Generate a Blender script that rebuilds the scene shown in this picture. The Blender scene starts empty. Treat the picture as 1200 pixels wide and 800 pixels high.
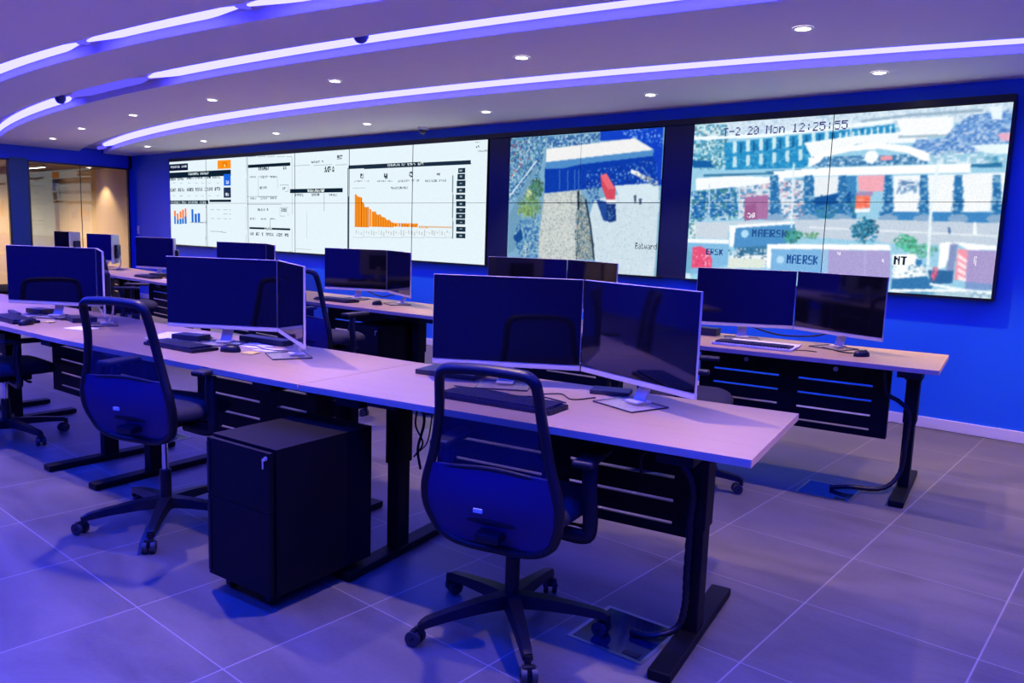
import bpy, bmesh, math, random
import numpy as np
from mathutils import Vector, Matrix
random.seed(7)
C = bpy.context.scene.collection
SC = bpy.context.scene
PI = math.pi
R = math.radians

# ------------------------------------------------------------------ camera
CAM_H = 1.4
def make_camera():
    yaw, pit, roll = 0.700868, 0.134782, 0.033101
    fwd = Vector((-math.sin(yaw)*math.cos(pit), math.cos(yaw)*math.cos(pit), -math.sin(pit)))
    r = Vector((math.cos(yaw), math.sin(yaw), 0)); u = r.cross(fwd)
    r2 = r*math.cos(roll)+u*math.sin(roll); u2 = -r*math.sin(roll)+u*math.cos(roll)
    m = Matrix((r2, u2, -fwd)).transposed().to_4x4(); m.translation = (0, 0, CAM_H)
    cd = bpy.data.cameras.new('camera'); cd.sensor_width = 36; cd.lens = 917.1*36/1200; cd.clip_start = .02
    o = bpy.data.objects.new('camera', cd); o.matrix_world = m; C.objects.link(o); SC.camera = o
make_camera()

# ------------------------------------------------------------------ world, exposure, light levels
w = bpy.data.worlds.new('world'); SC.world = w; w.use_nodes = True
w.node_tree.nodes['Background'].inputs[0].default_value = (0.02, 0.03, 0.2, 1)
w.node_tree.nodes['Background'].inputs[1].default_value = 0.05
vs = SC.view_settings
SC.display_settings.display_device = 'sRGB'
vs.view_transform = 'Standard'; vs.look = 'None'; vs.gamma = 1; vs.use_curve_mapping = False
vs.exposure = 0.12
SC.cycles.use_denoising = True
SC.cycles.max_bounces = 8; SC.cycles.diffuse_bounces = 4; SC.cycles.glossy_bounces = 4
SC.cycles.transparent_max_bounces = 12; SC.cycles.sample_clamp_indirect = 6
SC.cycles.caustics_reflective = False; SC.cycles.caustics_refractive = False
LED_COLOR = (0.046, 0.043, 1.0); LED_POWER = 17.0       # cove strips over the desks: lilac white
BLUE_FILL_COLOR = (0.004, 0.03, 1.0); BLUE_FILL_POWER = 54.0    # added deep blue fill: strips in unseen coves behind the camera
SPOT_COLOR = (1.0, 0.66, 0.38); SPOT_WATT = 165       # warm white downlights
SCREEN_GAIN = 1.05                                   # video wall brightness

# ------------------------------------------------------------------ materials
def lin(c):
    return tuple((x/255/12.92 if x/255 <= .04045 else ((x/255+.055)/1.055)**2.4) for x in c)
MATS = {}
def mat(name, col, rough=.5, metal=0, spec=.5, coat=0, bump=0, bscale=200, noise=0, nscale=(8, 8, 8), sheen=0):
    if name in MATS: return MATS[name]
    m = bpy.data.materials.new(name); m.use_nodes = True; MATS[name] = m
    n = m.node_tree.nodes; l = m.node_tree.links; b = n['Principled BSDF']
    b.inputs['Base Color'].default_value = (*col, 1); b.inputs['Roughness'].default_value = rough
    b.inputs['Metallic'].default_value = metal; b.inputs['Specular IOR Level'].default_value = spec
    b.inputs['Coat Weight'].default_value = coat
    tc = n.new('ShaderNodeTexCoord')
    if noise:
        mp = n.new('ShaderNodeMapping'); mp.inputs['Scale'].default_value = nscale
        t = n.new('ShaderNodeTexNoise'); t.inputs['Scale'].default_value = 1; t.inputs['Detail'].default_value = 4
        cr = n.new('ShaderNodeMix'); cr.data_type = 'RGBA'
        cr.inputs[6].default_value = (*[c*(1-noise) for c in col], 1); cr.inputs[7].default_value = (*[min(1, c*(1+noise)) for c in col], 1)
        l.new(tc.outputs['Object'], mp.inputs[0]); l.new(mp.outputs[0], t.inputs[0]); l.new(t.outputs[0], cr.inputs[0]); l.new(cr.outputs[2], b.inputs['Base Color'])
    if bump:
        t = n.new('ShaderNodeTexNoise'); t.inputs['Scale'].default_value = bscale
        bp = n.new('ShaderNodeBump'); bp.inputs['Strength'].default_value = bump; bp.inputs['Distance'].default_value = .002
        l.new(tc.outputs['Object'], t.inputs[0]); l.new(t.outputs[0], bp.inputs['Height']); l.new(bp.outputs[0], b.inputs['Normal'])
    return m
def emit(name, col, s):
    m = bpy.data.materials.new(name); m.use_nodes = True; n = m.node_tree.nodes; l = m.node_tree.links
    n.remove(n['Principled BSDF']); e = n.new('ShaderNodeEmission'); e.inputs[0].default_value = (*col, 1); e.inputs[1].default_value = s
    l.new(e.outputs[0], n['Material Output'].inputs[0]); MATS[name] = m; return m
wood = mat('light_oak_laminate', (.36, .25, .135), .42, noise=.10, nscale=(2.5, 45, 45))
edge = mat('oak_edge_banding', (.55, .38, .24), .5)
blackm = mat('black_powder_coat', (.002, .002, .004), .55, spec=.18, bump=.1)
blackp = mat('black_plastic', (.005, .005, .010), .42, spec=.35)
rubber = mat('dark_rubber', (.005, .005, .008), .6)
grip = mat('grey_caster_tread', (.02, .02, .03), .5)
silver = mat('silver_plastic', (.52, .48, .38), .4, metal=.2)
chrome = mat('chrome', (.75, .75, .78), .15, metal=1)
steel = mat('steel_column', (.22, .24, .22), .35, metal=.8)
glossy = mat('glossy_black_screen', (.003, .003, .006), .05, spec=.7)
bezel = mat('screen_bezel', (.01, .01, .012), .25)
fabric = mat('navy_seat_fabric', (.005, .005, .02), .85, bump=.4, bscale=500)
lumbarm = mat('blue_backrest_shell', (.004, .006, .085), .55, bump=.2, bscale=400)
white = mat('white_plastic', (.75, .75, .78), .4)
keym = mat('dark_keys', (.015, .015, .03), .5)
keyw = mat('pale_keys', (.5, .5, .55), .5)
paper = mat('paper', (.72, .72, .76), .7)
yellow = mat('yellow_note', (.75, .62, .12), .7)
blackbox = mat('black_case', (.02, .02, .025), .5)
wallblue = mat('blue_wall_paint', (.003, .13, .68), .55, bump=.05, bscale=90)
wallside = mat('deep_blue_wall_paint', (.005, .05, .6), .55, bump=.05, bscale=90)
teal = mat('teal_wall_panel', (.02, .08, .13), .5)
skirt = mat('pale_skirting', (.72, .70, .72), .4)
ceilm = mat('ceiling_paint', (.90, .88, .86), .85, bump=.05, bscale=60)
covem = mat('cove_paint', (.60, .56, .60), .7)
beige = mat('warm_beige_wall', (.78, .60, .42), .8)
woodceil = mat('brown_ceiling_panel', (.16, .08, .045), .6, noise=.3, nscale=(2, 20, 2))
dark = mat('dark_frame', (.006, .007, .012), .3)
framem = mat('video_wall_surround', (.008, .012, .045), .22)
boxblue = mat('floor_box_lid', (.01, .035, .09), .08, metal=.6)
greym = mat('light_grey_plastic', (.55, .56, .58), .45)
def mesh_fabric():
    m = bpy.data.materials.new('see_through_mesh_fabric'); m.use_nodes = True; n = m.node_tree.nodes; l = m.node_tree.links
    b = n['Principled BSDF']; b.inputs['Base Color'].default_value = (.012, .014, .07, 1); b.inputs['Roughness'].default_value = .8
    t = n.new('ShaderNodeBsdfTransparent'); x = n.new('ShaderNodeMixShader'); x.inputs[0].default_value = .5
    l.new(t.outputs[0], x.inputs[1]); l.new(b.outputs[0], x.inputs[2]); l.new(x.outputs[0], n['Material Output'].inputs[0]); return m
netm = mesh_fabric()
def acrylic_mat():
    m = bpy.data.materials.new('clear_acrylic_plate'); m.use_nodes = True; n = m.node_tree.nodes; l = m.node_tree.links
    b = n['Principled BSDF']; b.inputs['Base Color'].default_value = (.5, .48, .5, 1); b.inputs['Roughness'].default_value = .1
    t = n.new('ShaderNodeBsdfTransparent'); x = n.new('ShaderNodeMixShader'); x.inputs[0].default_value = .22
    l.new(t.outputs[0], x.inputs[1]); l.new(b.outputs[0], x.inputs[2]); l.new(x.outputs[0], n['Material Output'].inputs[0]); return m
acrylic = acrylic_mat()
def glass_mat():
    m = bpy.data.materials.new('partition_glass'); m.use_nodes = True; n = m.node_tree.nodes; l = m.node_tree.links
    n.remove(n['Principled BSDF']); t = n.new('ShaderNodeBsdfTransparent'); t.inputs[0].default_value = (.93, .95, .95, 1)
    g = n.new('ShaderNodeBsdfGlossy'); g.inputs['Roughness'].default_value = .01
    f = n.new('ShaderNodeFresnel'); f.inputs[0].default_value = 1.75
    x = n.new('ShaderNodeMixShader'); l.new(f.outputs[0], x.inputs[0]); l.new(t.outputs[0], x.inputs[1]); l.new(g.outputs[0], x.inputs[2])
    l.new(x.outputs[0], n['Material Output'].inputs[0]); return m
glassm = glass_mat()
def floor_mat():
    m = bpy.data.materials.new('grey_stone_tiles'); m.use_nodes = True; n = m.node_tree.nodes; l = m.node_tree.links; b = n['Principled BSDF']
    tc = n.new('ShaderNodeTexCoord'); sp = n.new('ShaderNodeSeparateXYZ'); l.new(tc.outputs['Object'], sp.inputs[0])
    def M(op, a, bb=None, c=None):
        k = n.new('ShaderNodeMath'); k.operation = op
        for i, v in enumerate((a, bb, c)):
            if v is None: continue
            if isinstance(v, (int, float)): k.inputs[i].default_value = v
            else: l.new(v, k.inputs[i])
        return k.outputs[0]
    def line(o, off, wd):
        a = M('ADD', o, off); s = M('DIVIDE', a, .6); f = M('FRACT', s); d = M('ABSOLUTE', M('SUBTRACT', f, .5)); return M('GREATER_THAN', d, .5-wd/.6/2), M('FLOOR', s)
    gx, ix = line(sp.outputs[0], .38+6, .006); gy, iy = line(sp.outputs[1], -.008+6, .0045)
    g = M('MAXIMUM', gx, gy)
    cv = n.new('ShaderNodeCombineXYZ'); l.new(ix, cv.inputs[0]); l.new(iy, cv.inputs[1])
    wn = n.new('ShaderNodeTexWhiteNoise'); wn.noise_dimensions = '2D'; l.new(cv.outputs[0], wn.inputs[0])
    mp = n.new('ShaderNodeMapping'); mp.inputs['Scale'].default_value = (1.6, 5.0, 1); l.new(tc.outputs['Object'], mp.inputs[0])
    ad = n.new('ShaderNodeVectorMath'); ad.operation = 'ADD'; l.new(mp.outputs[0], ad.inputs[0]); sc = n.new('ShaderNodeVectorMath'); sc.operation = 'SCALE'; sc.inputs['Scale'].default_value = 9; l.new(wn.outputs['Color'], sc.inputs[0]); l.new(sc.outputs[0], ad.inputs[1])
    t1 = n.new('ShaderNodeTexNoise'); t1.inputs['Scale'].default_value = 1; t1.inputs['Detail'].default_value = 8; t1.inputs['Roughness'].default_value = .65; t1.inputs['Distortion'].default_value = .6; l.new(ad.outputs[0], t1.inputs[0])
    t2 = n.new('ShaderNodeTexNoise'); t2.inputs['Scale'].default_value = 60; t2.inputs['Detail'].default_value = 3; l.new(tc.outputs['Object'], t2.inputs[0])
    cr = n.new('ShaderNodeValToRGB'); cr.color_ramp.elements[0].position = .3; cr.color_ramp.elements[1].position = .72
    cr.color_ramp.elements[0].color = (.068, .062, .064, 1); cr.color_ramp.elements[1].color = (.138, .127, .124, 1)
    v = M('ADD', M('MULTIPLY', t1.outputs[0], .85), M('MULTIPLY', t2.outputs[0], .15)); v = M('ADD', v, M('MULTIPLY', M('SUBTRACT', wn.outputs['Value'], .5), .08)); l.new(v, cr.inputs[0])
    mx = n.new('ShaderNodeMix'); mx.data_type = 'RGBA'; l.new(g, mx.inputs[0]); l.new(cr.outputs[0], mx.inputs[6]); mx.inputs[7].default_value = (.24, .225, .225, 1)
    l.new(mx.outputs[2], b.inputs['Base Color'])
    rr = M('ADD', M('MULTIPLY', t1.outputs[0], .25), .30); l.new(rr, b.inputs['Roughness']); b.inputs['Specular IOR Level'].default_value = .4
    bp = n.new('ShaderNodeBump'); bp.inputs['Strength'].default_value = .15; bp.inputs['Distance'].default_value = .002; l.new(t2.outputs[0], bp.inputs['Height']); l.new(bp.outputs[0], b.inputs['Normal'])
    return m
floorm = floor_mat()

# ------------------------------------------------------------------ mesh helpers
class MB:
    """collects shapes; build() links them as ONE mesh object"""
    def __init__(s): s.bm = bmesh.new()
    def _mi(s, vs, mi):
        if mi:
            for f in {f for v in vs for f in v.link_faces}: f.material_index = mi
    def box(s, c, d, rz=0, bev=0, mi=0, seg=2, M=None):
        r = bmesh.ops.create_cube(s.bm, size=1); vs = r['verts']
        for v in vs: v.co = Vector((v.co.x*d[0], v.co.y*d[1], v.co.z*d[2]))
        if bev:
            es = list({e for v in vs for e in v.link_edges}); rr = bmesh.ops.bevel(s.bm, geom=es, offset=bev, segments=seg, affect='EDGES', profile=.6)
            vs = [v for v in rr['verts']]
        m = Matrix.Translation(c) @ Matrix.Rotation(rz, 4, 'Z')
        if M is not None: m = M @ m
        bmesh.ops.transform(s.bm, matrix=m, verts=vs); s._mi(vs, mi); return s
    def cyl(s, p0, p1, r0, r1=None, n=20, mi=0, caps=True):
        p0 = Vector(p0); p1 = Vector(p1); r1 = r0 if r1 is None else r1; d = p1-p0
        r = bmesh.ops.create_cone(s.bm, cap_ends=caps, segments=n, radius1=r0, radius2=r1, depth=d.length); vs = r['verts']
        q = Vector((0, 0, 1)).rotation_difference(d.normalized()).to_matrix().to_4x4()
        bmesh.ops.transform(s.bm, matrix=Matrix.Translation((p0+p1)/2) @ q, verts=vs); s._mi(vs, mi); return s
    def sph(s, c, r, sc=(1, 1, 1), mi=0, n=16):
        rr = bmesh.ops.create_uvsphere(s.bm, u_segments=n, v_segments=n//2, radius=r); vs = rr['verts']
        for v in vs: v.co = Vector((v.co.x*sc[0], v.co.y*sc[1], v.co.z*sc[2]))+Vector(c)
        s._mi(vs, mi); return s
    def tube(s, pts, r, n=8, closed=False, mi=0, flat=None):
        pts = [Vector(p) for p in pts]; N = len(pts); rings = []
        prev = None
        for i, p in enumerate(pts):
            a = pts[i-1] if (i or closed) else p; b = pts[(i+1) % N] if (i < N-1 or closed) else p
            t = (b-a).normalized()
            if prev is None:
                up = Vector((0, 0, 1)) if abs(t.z) < .9 else Vector((0, 1, 0)); x = t.cross(up).normalized()
            else: x = (prev-t*prev.dot(t)).normalized()
            prev = x; y = t.cross(x)
            rr = r[i] if isinstance(r, (list, tuple)) else r
            fx, fy = flat if flat else (1, 1)
            rings.append([s.bm.verts.new(p+x*math.cos(k*2*PI/n)*rr*fx+y*math.sin(k*2*PI/n)*rr*fy) for k in range(n)])
        fs = []
        for i in range(N if closed else N-1):
            A = rings[i]; B = rings[(i+1) % N]
            for k in range(n): fs.append(s.bm.faces.new((A[k], A[(k+1) % n], B[(k+1) % n], B[k])))
        if not closed: fs.append(s.bm.faces.new(rings[0][::-1])); fs.append(s.bm.faces.new(rings[-1]))
        for f in fs: f.material_index = mi
        return s
    def prism(s, poly, z0, z1, mi=0, M=None):
        lo = [s.bm.verts.new((x, y, z0)) for x, y in poly]; hi = [s.bm.verts.new((x, y, z1)) for x, y in poly]; n = len(poly)
        fs = [s.bm.faces.new(lo[::-1]), s.bm.faces.new(hi)]+[s.bm.faces.new((lo[i], lo[(i+1) % n], hi[(i+1) % n], hi[i])) for i in range(n)]
        for f in fs: f.material_index = mi
        if M is not None: bmesh.ops.transform(s.bm, matrix=M, verts=lo+hi)
        return s
    def grid(s, P, mi=0, thick=0):
        """P: rows of points -> surface; thick extrudes along the averaged normal"""
        V = [[s.bm.verts.new(p) for p in row] for row in P]; fs = []
        for i in range(len(V)-1):
            for j in range(len(V[0])-1): fs.append(s.bm.faces.new((V[i][j], V[i][j+1], V[i+1][j+1], V[i+1][j])))
        for f in fs: f.material_index = mi
        if thick:
            s.bm.normal_update(); bmesh.ops.solidify(s.bm, geom=fs, thickness=thick)
        return s
    def quad(s, *p, mi=0):
        f = s.bm.faces.new([s.bm.verts.new(q) for q in p]); f.material_index = mi; return s
    def build(s, name, mats, parent=None, smooth=None, kind=None, loc=None):
        bmesh.ops.recalc_face_normals(s.bm, faces=s.bm.faces[:])
        me = bpy.data.meshes.new(name); s.bm.to_mesh(me); s.bm.free()
        for m in (mats if isinstance(mats, (list, tuple)) else [mats]): me.materials.append(m)
        o = bpy.data.objects.new(name, me); C.objects.link(o)
        if smooth is not None:
            for p in me.polygons: p.use_smooth = True
            if smooth: me.set_sharp_from_angle(angle=R(smooth))
        if parent: o.parent = parent
        if kind: o['kind'] = kind
        if loc: o.location = loc
        return o
def thing(name, label, cat, loc=(0, 0, 0), rz=0, group=None):
    o = bpy.data.objects.new(name, None); o.empty_display_size = .1; C.objects.link(o)
    o.location = loc; o.rotation_euler = (0, 0, rz); tag(o, label, cat, group); return o
def tag(o, label, cat, group=None):
    o['label'] = label; o['category'] = cat
    if group: o['group'] = group
    return o
def kids(o): return [c for c in bpy.data.objects if c.parent == o]
def dup(root, loc, rz, label, group=None):
    def cp(o, par):
        c = o.copy(); C.objects.link(c); c.parent = par
        for k in kids(o):
            if k is not c: cp(k, c)
        return c
    ch = kids(root); r = root.copy(); C.objects.link(r); r.location = loc; r.rotation_euler = (0, 0, rz); r['label'] = label
    if group: r['group'] = group
    for k in ch: cp(k, r)
    return r
def spline(pts, n=6):
    """Catmull-Rom through pts"""
    P = [Vector(p) for p in pts]; P = [P[0]*2-P[1]]+P+[P[-1]*2-P[-2]]; out = []
    for i in range(1, len(P)-2):
        for k in range(n):
            t = k/n; a, b, c, d = P[i-1:i+3]
            out.append(.5*((2*b)+(c-a)*t+(2*a-5*b+4*c-d)*t*t+(3*b-a-3*c+d)*t**3))
    out.append(P[-2]); return out

# ------------------------------------------------------------------ room shell
XL, XR, YB, YW, ZC = -15.168, 1.6, -2.6, 6.76, 2.632
MB().box(((XL+XR)/2-2, (YB+YW)/2, -.06), (XR-XL+4.4, YW-YB+.4, .12)).build('floor', floorm, kind='structure')
def arc(xc, yc, r): return lambda x: yc-math.sqrt(r*r-(x-xc)**2)
COVES = [(arc(-6.9, 30.2-1.2, 30), arc(-6.9, 30.5-1.2, 30)), (arc(-7.0, 30.15, 29.5), arc(-7.0, 30.45, 29.5)), (arc(-7.2, 26.29, 24.0), arc(-7.2, 22.54, 20.0)), (arc(-7.3, 29.615, 26.461), arc(-7.38, 33.067, 29.56)), (arc(-7.42, 31.192, 26.507), arc(-7.38, 33.541, 28.37))]  # first two coves are added out of view to hold blue fill strips
CD = .065
def make_ceiling():
    bm = bmesh.new(); xs = [XL+(XR-XL)*i/120 for i in range(121)]
    prev = lambda x: YB
    def strip(f, z0, g, z1, mi):
        for i in range(120):
            a, b = xs[i], xs[i+1]
            vs = [bm.verts.new(p) for p in ((a, min(f(a), YW), z0), (b, min(f(b), YW), z0), (b, min(g(b), YW), z1), (a, min(g(a), YW), z1))]
            fc = bm.faces.new(vs); fc.material_index = mi
    for f, g in COVES:
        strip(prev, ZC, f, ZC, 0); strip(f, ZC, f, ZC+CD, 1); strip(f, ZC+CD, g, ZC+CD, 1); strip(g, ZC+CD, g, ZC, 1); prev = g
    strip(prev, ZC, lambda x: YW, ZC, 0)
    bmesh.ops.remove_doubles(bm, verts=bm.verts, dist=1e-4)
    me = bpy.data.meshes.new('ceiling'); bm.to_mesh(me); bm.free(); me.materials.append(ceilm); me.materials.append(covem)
    o = bpy.data.objects.new('ceiling', me); C.objects.link(o); o['kind'] = 'structure'
    MB().box(((XL+XR)/2, (YB+YW)/2, ZC+.17), (XR-XL, YW-YB, .1)).build('ceiling', ceilm, kind='structure')
make_ceiling()
MB().box(((XL+XR)/2, YW+.1, 1.4), (XR-XL+.4, .2, 2.9)).build('wall_back', wallblue, kind='structure')
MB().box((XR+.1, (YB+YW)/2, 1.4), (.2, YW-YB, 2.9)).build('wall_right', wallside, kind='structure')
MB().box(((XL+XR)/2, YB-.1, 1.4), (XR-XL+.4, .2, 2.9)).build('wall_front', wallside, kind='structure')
b = MB(); b.box(((-13.2+XR)/2-.9, YW-.008, .045), (XR+15.1, .016, .085), bev=.002); b.build('baseboard_back', skirt, kind='structure')
# left wall: glass partitions to a warm lit office
TH = .12; XM = XL-TH/2
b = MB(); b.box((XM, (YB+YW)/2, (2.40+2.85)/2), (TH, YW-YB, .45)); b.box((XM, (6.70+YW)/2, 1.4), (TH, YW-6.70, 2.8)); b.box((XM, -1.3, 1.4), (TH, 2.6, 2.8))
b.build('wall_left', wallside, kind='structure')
MB().box((XM, 4.86, 1.22), (TH+.02, .27, 2.42)).build('trim_1', teal, kind='structure')
def window(n, y0, y1, mull):
    f = MB(); X = XL-.02
    for y in (y0+.015, y1-.015): f.box((X, y, 1.2), (.06, .03, 2.4))
    f.box((X, (y0+y1)/2, 2.385), (.06, y1-y0, .03)); f.box((X, (y0+y1)/2, .03), (.06, y1-y0, .06))
    for y in mull: f.box((X, y, 1.2), (.02, .008, 2.36))
    fr = f.build('window_%d' % n, dark, kind='structure')
    MB().box((X, (y0+y1)/2, 1.2), (.012, y1-y0-.06, 2.3)).build('glass_pane', glassm, fr)
window(1, 4.995, 6.70, [5.85]); window(2, 2.9, 4.725, [3.8]); window(3, 0.0, 2.9, [1.4])
b = MB(); OX = -19.2
b.box((OX-.05, 3.5, 1.3), (.1, 10.4, 2.8)); b.box(((OX+XL)/2-.06, 6.98, 1.3), (4.0, .1, 2.8)); b.box(((OX+XL)/2-.06, -1.65, 1.3), (4.0, .1, 2.8))
b.build('wall_office', beige, kind='structure')
MB().box(((OX+XL)/2-.06, 3.3, 2.5), (4.1, 10, .08)).build('ceiling_office', woodceil, kind='structure')
MB().box((-17.3, 3.3, -.05), (4.1, 10, .1)).build('floor_office', mat('office_carpet', (.25, .2, .16), .9), kind='structure')

# ------------------------------------------------------------------ cove lights
ledm = emit('led_strip_light', LED_COLOR, LED_POWER)
bluefillm = emit('added_blue_fill_strip', BLUE_FILL_COLOR, BLUE_FILL_POWER)
def led(ci, x0, x1, label, lm=None):
    f, g = COVES[ci]; b = bmesh.new(); n = max(4, int((x1-x0)/.12)); rows = []
    for i in range(n+1):
        x = x0+(x1-x0)*i/n; a = f(x); c = g(x); t = i/n; wd = min(1, min(t, 1-t)*n*.12/.35+.12)
        a2 = a*1.045 if ci > 1 else a+.02; c2 = c-.025; m = (a2+c2)/2; h = (c2-a2)/2*wd
        rows.append([(x, min(m-h, YW-.03), ZC+CD-.012), (x, min(m+h, YW-.01), ZC+CD-.012)])
    o = MB(); o.grid(rows, thick=0); V = o.bm
    r = bmesh.ops.extrude_face_region(V, geom=V.faces[:]); bmesh.ops.translate(V, verts=[v for v in r['geom'] if isinstance(v, bmesh.types.BMVert)], vec=(0, 0, .010))
    q = o.build('led_strip', lm or ledm); tag(q, label, 'light'); q['group'] = 'light strips in the curved ceiling coves'
led(2, -15.0, -6.35, 'far left lit stretch of the curved ceiling cove nearest the camera')
led(2, -6.2, -4.45, 'middle lit stretch of the curved ceiling cove nearest the camera')
led(2, -4.35, 1.3, 'right lit stretch of the curved ceiling cove nearest the camera')
led(3, -15.1, -9.1, 'far left lit stretch of the middle curved ceiling cove, beside its sensor')
led(3, -7.2, 1.4, 'long lit stretch of the middle curved ceiling cove above the desks')
led(0, -15.0, 1.4, 'added deep blue fill strip in a made-up ceiling cove behind the camera', bluefillm)
led(1, -15.0, 1.4, 'added deep blue fill strip in a made-up unseen ceiling cove above the front aisle', bluefillm)
led(4, -14.3, 1.5, 'long glowing strip in the curved ceiling cove nearest the video wall')

gapglowm = emit('added_violet_gap_glow', (.11, .085, .85), 1.1)  # emitters added so the gaps between the bright strips glow violet
led(3, -9.09, -7.21, 'added dim violet glow between the two bright parts of the middle ceiling cove', gapglowm)
led(2, -6.345, -6.205, 'short added piece of violet glow between the left and middle lit parts of the nearest cove', gapglowm)
led(2, -4.445, -4.355, 'short added piece of violet glow between the middle and right lit parts of the nearest cove', gapglowm)
led(4, -15.1, -14.25, 'added dim violet glow at the left end of the ceiling cove nearest the video wall', gapglowm)

# ------------------------------------------------------------------ downlights
lensm = emit('downlight_lens', (1, .93, .85), 14); lensm2 = emit('warm_office_lamp', (1, .75, .45), 6)
def downlight(x, y, label, z=ZC, watt=SPOT_WATT, col=SPOT_COLOR, r=.045, group='round recessed downlights in the ceiling', angle=82):
    t = thing('downlight', label, 'light', (x, y, z), 0, group)
    b = MB(); n = 24; P = [(r+.014, -.002), (r+.014, -.006), (r, -.008), (r-.004, -.003)]
    b.grid([[(q*math.cos(k*2*PI/n), q*math.sin(k*2*PI/n), h) for k in range(n+1)] for q, h in P]); b.build('trim_ring', white, t, smooth=40)
    MB().cyl((0, 0, -.001), (0, 0, -.004), r-.002, n=24).build('lens', lensm, t)
    ld = bpy.data.lights.new('downlight_lamp', 'SPOT'); ld.energy = watt; ld.color = col; ld.spot_size = R(angle); ld.spot_blend = .55; ld.shadow_soft_size = .03
    lo = bpy.data.objects.new('lamp', ld); C.objects.link(lo); lo.parent = t; lo.location = (0, 0, -.03)
rowA = [(-13.3, 4.75), (-11.45, 4.45), (-9.4, 4.22), (-7.48, 4.14), (-5.56, 4.18), (-3.66, 4.34), (-1.80, 4.63), (.1, 4.95)]
rowB = [(-12.95, 6.03), (-11.2, 6.05), (-9.28, 6.03), (-7.40, 6.02), (-5.53, 6.03), (-3.62, 6.02), (-1.78, 6.06), (.1, 6.1)]
words = ['first', 'second', 'third', 'fourth', 'fifth', 'sixth', 'seventh', 'eighth']
for i, (x, y) in enumerate(rowA): downlight(x, y, 'small round downlight between the two farther light coves, %s from the left' % words[i])
for i, (x, y) in enumerate(rowB): downlight(x, y, 'small round downlight in the row closest to the video wall, %s from the left' % words[i])
for i, (x, y) in enumerate(((-11.2, 1.3), (-9.4, 1.3), (-7.5, 1.3), (-5.65, 1.42), (-3.75, 1.75), (-2.0, 2.0), (-.1, 2.3))): downlight(x, y, 'small round downlight in the row above the front desks, %s from the left' % words[i])
for i, x in enumerate((-11.0, -7.4, -3.8, -.2)): downlight(x, -1.3, 'small round downlight in the rearmost row behind the desks, %s from the left' % words[i])
# office lamps
t = thing('linear_lamp', 'long slim office ceiling lamp seen through the glass partition', 'light', (-17.3, 5.75, 2.44))
MB().box((0, 0, -.03), (1.5, .06, .05), bev=.004).build('housing', silver, t); MB().box((0, 0, -.058), (1.44, .045, .006)).build('diffuser', emit('office_tube', (1, .95, .85), 5), t)
for x, y, s, lb in ((-16.75, 6.62, 60, 'warm office downlight washing the side wall behind the glass'), (-17.6, 4.6, 430, 'warm office downlight behind the glass, in the middle of the office'), (-17.6, 2.4, 430, 'warm office downlight behind the glass, farthest from the video wall')):
    downlight(x, y, lb, 2.455, s, (1, .74, .46), group='warm downlights in the office', angle=92 if s < 100 else 165)
t = thing('whiteboard', 'pale grey whiteboard on the office wall behind the left part of the glass', 'whiteboard', (-19.15, 6.58, 1.55))
MB().box((-.0, 0, 0), (.03, 0.49, 1.59), bev=.004).build('frame', silver, t); MB().box((.018, 0, 0), (.008, 0.44, 1.54)).build('board', mat('whiteboard_surface', (.50, .58, .62), .25), t)
# ceiling devices
t = thing('dome_camera', 'small white dome camera on the ceiling just above the video wall', 'camera', (-7.02, 6.55, ZC))
MB().cyl((0, 0, 0), (0, 0, -.03), .06, .055, n=28).build('mount', white, t, smooth=35); MB().sph((0, 0, -.035), .048, (1, 1, .95), n=24).build('dome', mat('smoked_dome', (.05, .05, .07), .08), t, smooth=60)
def sensor(x, y, label):  # blue of the shaded side is put into the sensor's base colour
    t = thing('ceiling_sensor', label, 'sensor', (x, y, ZC+CD)); MB().cyl((0, 0, 0), (0, 0, -.05), .055, .05, n=28).build('base', mat('shade_blue_plastic', (.05, .06, .25), .5), t, smooth=35)
    MB().sph((0, 0, -.05), .045, (1, 1, .8), n=20).build('sensor_head', mat('shade_blue_plastic', (.05, .06, .25), .5), t, smooth=60)
sensor(-4.25, 3.40, 'round dark sensor in the middle cove, above the desks'); sensor(-9.15, 3.36, 'round dark sensor at the left end of the middle cove')

# ------------------------------------------------------------------ video wall pictures
FONT = {'A':'0E11111F111111','B':'1E11111E11111E','C':'0E11101010110E','D':'1E11111111111E','E':'1F10101E10101F','F':'1F10101E101010','G':'0E11101711110F','H':'1111111F111111','I':'0E04040404040E','K':'11121418141211','L':'1010101010101F','M':'111B1515111111','N':'11191513111111','O':'0E11111111110E','P':'1E11111E101010','Q':'0E11111115120D','R':'1E11111E141211','S':'0F10100E01011E','T':'1F040404040404','U':'1111111111110E','V':'11111111110A04','W':'1111111515150A','X':'11110A040A1111','Y':'11110A04040404','0':'0E11131519110E','1':'040C040404040E','2':'0E11010204081F','3':'1F02040201110E','4':'02060A121F0202','5':'1F101E0101110E','7':'1F010204080808','8':'0E11110E11110E','9':'0E11110F01020C','-':'0000001F000000',':':'00040400040400','o':'00000E1111110E','n':'00001619111111','a':'00000E010F110F','t':'08081E0808090E','w':'0000111115150A','r':'00001619101010','d':'01010D1311110F',' ':'00000000000000'}
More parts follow.
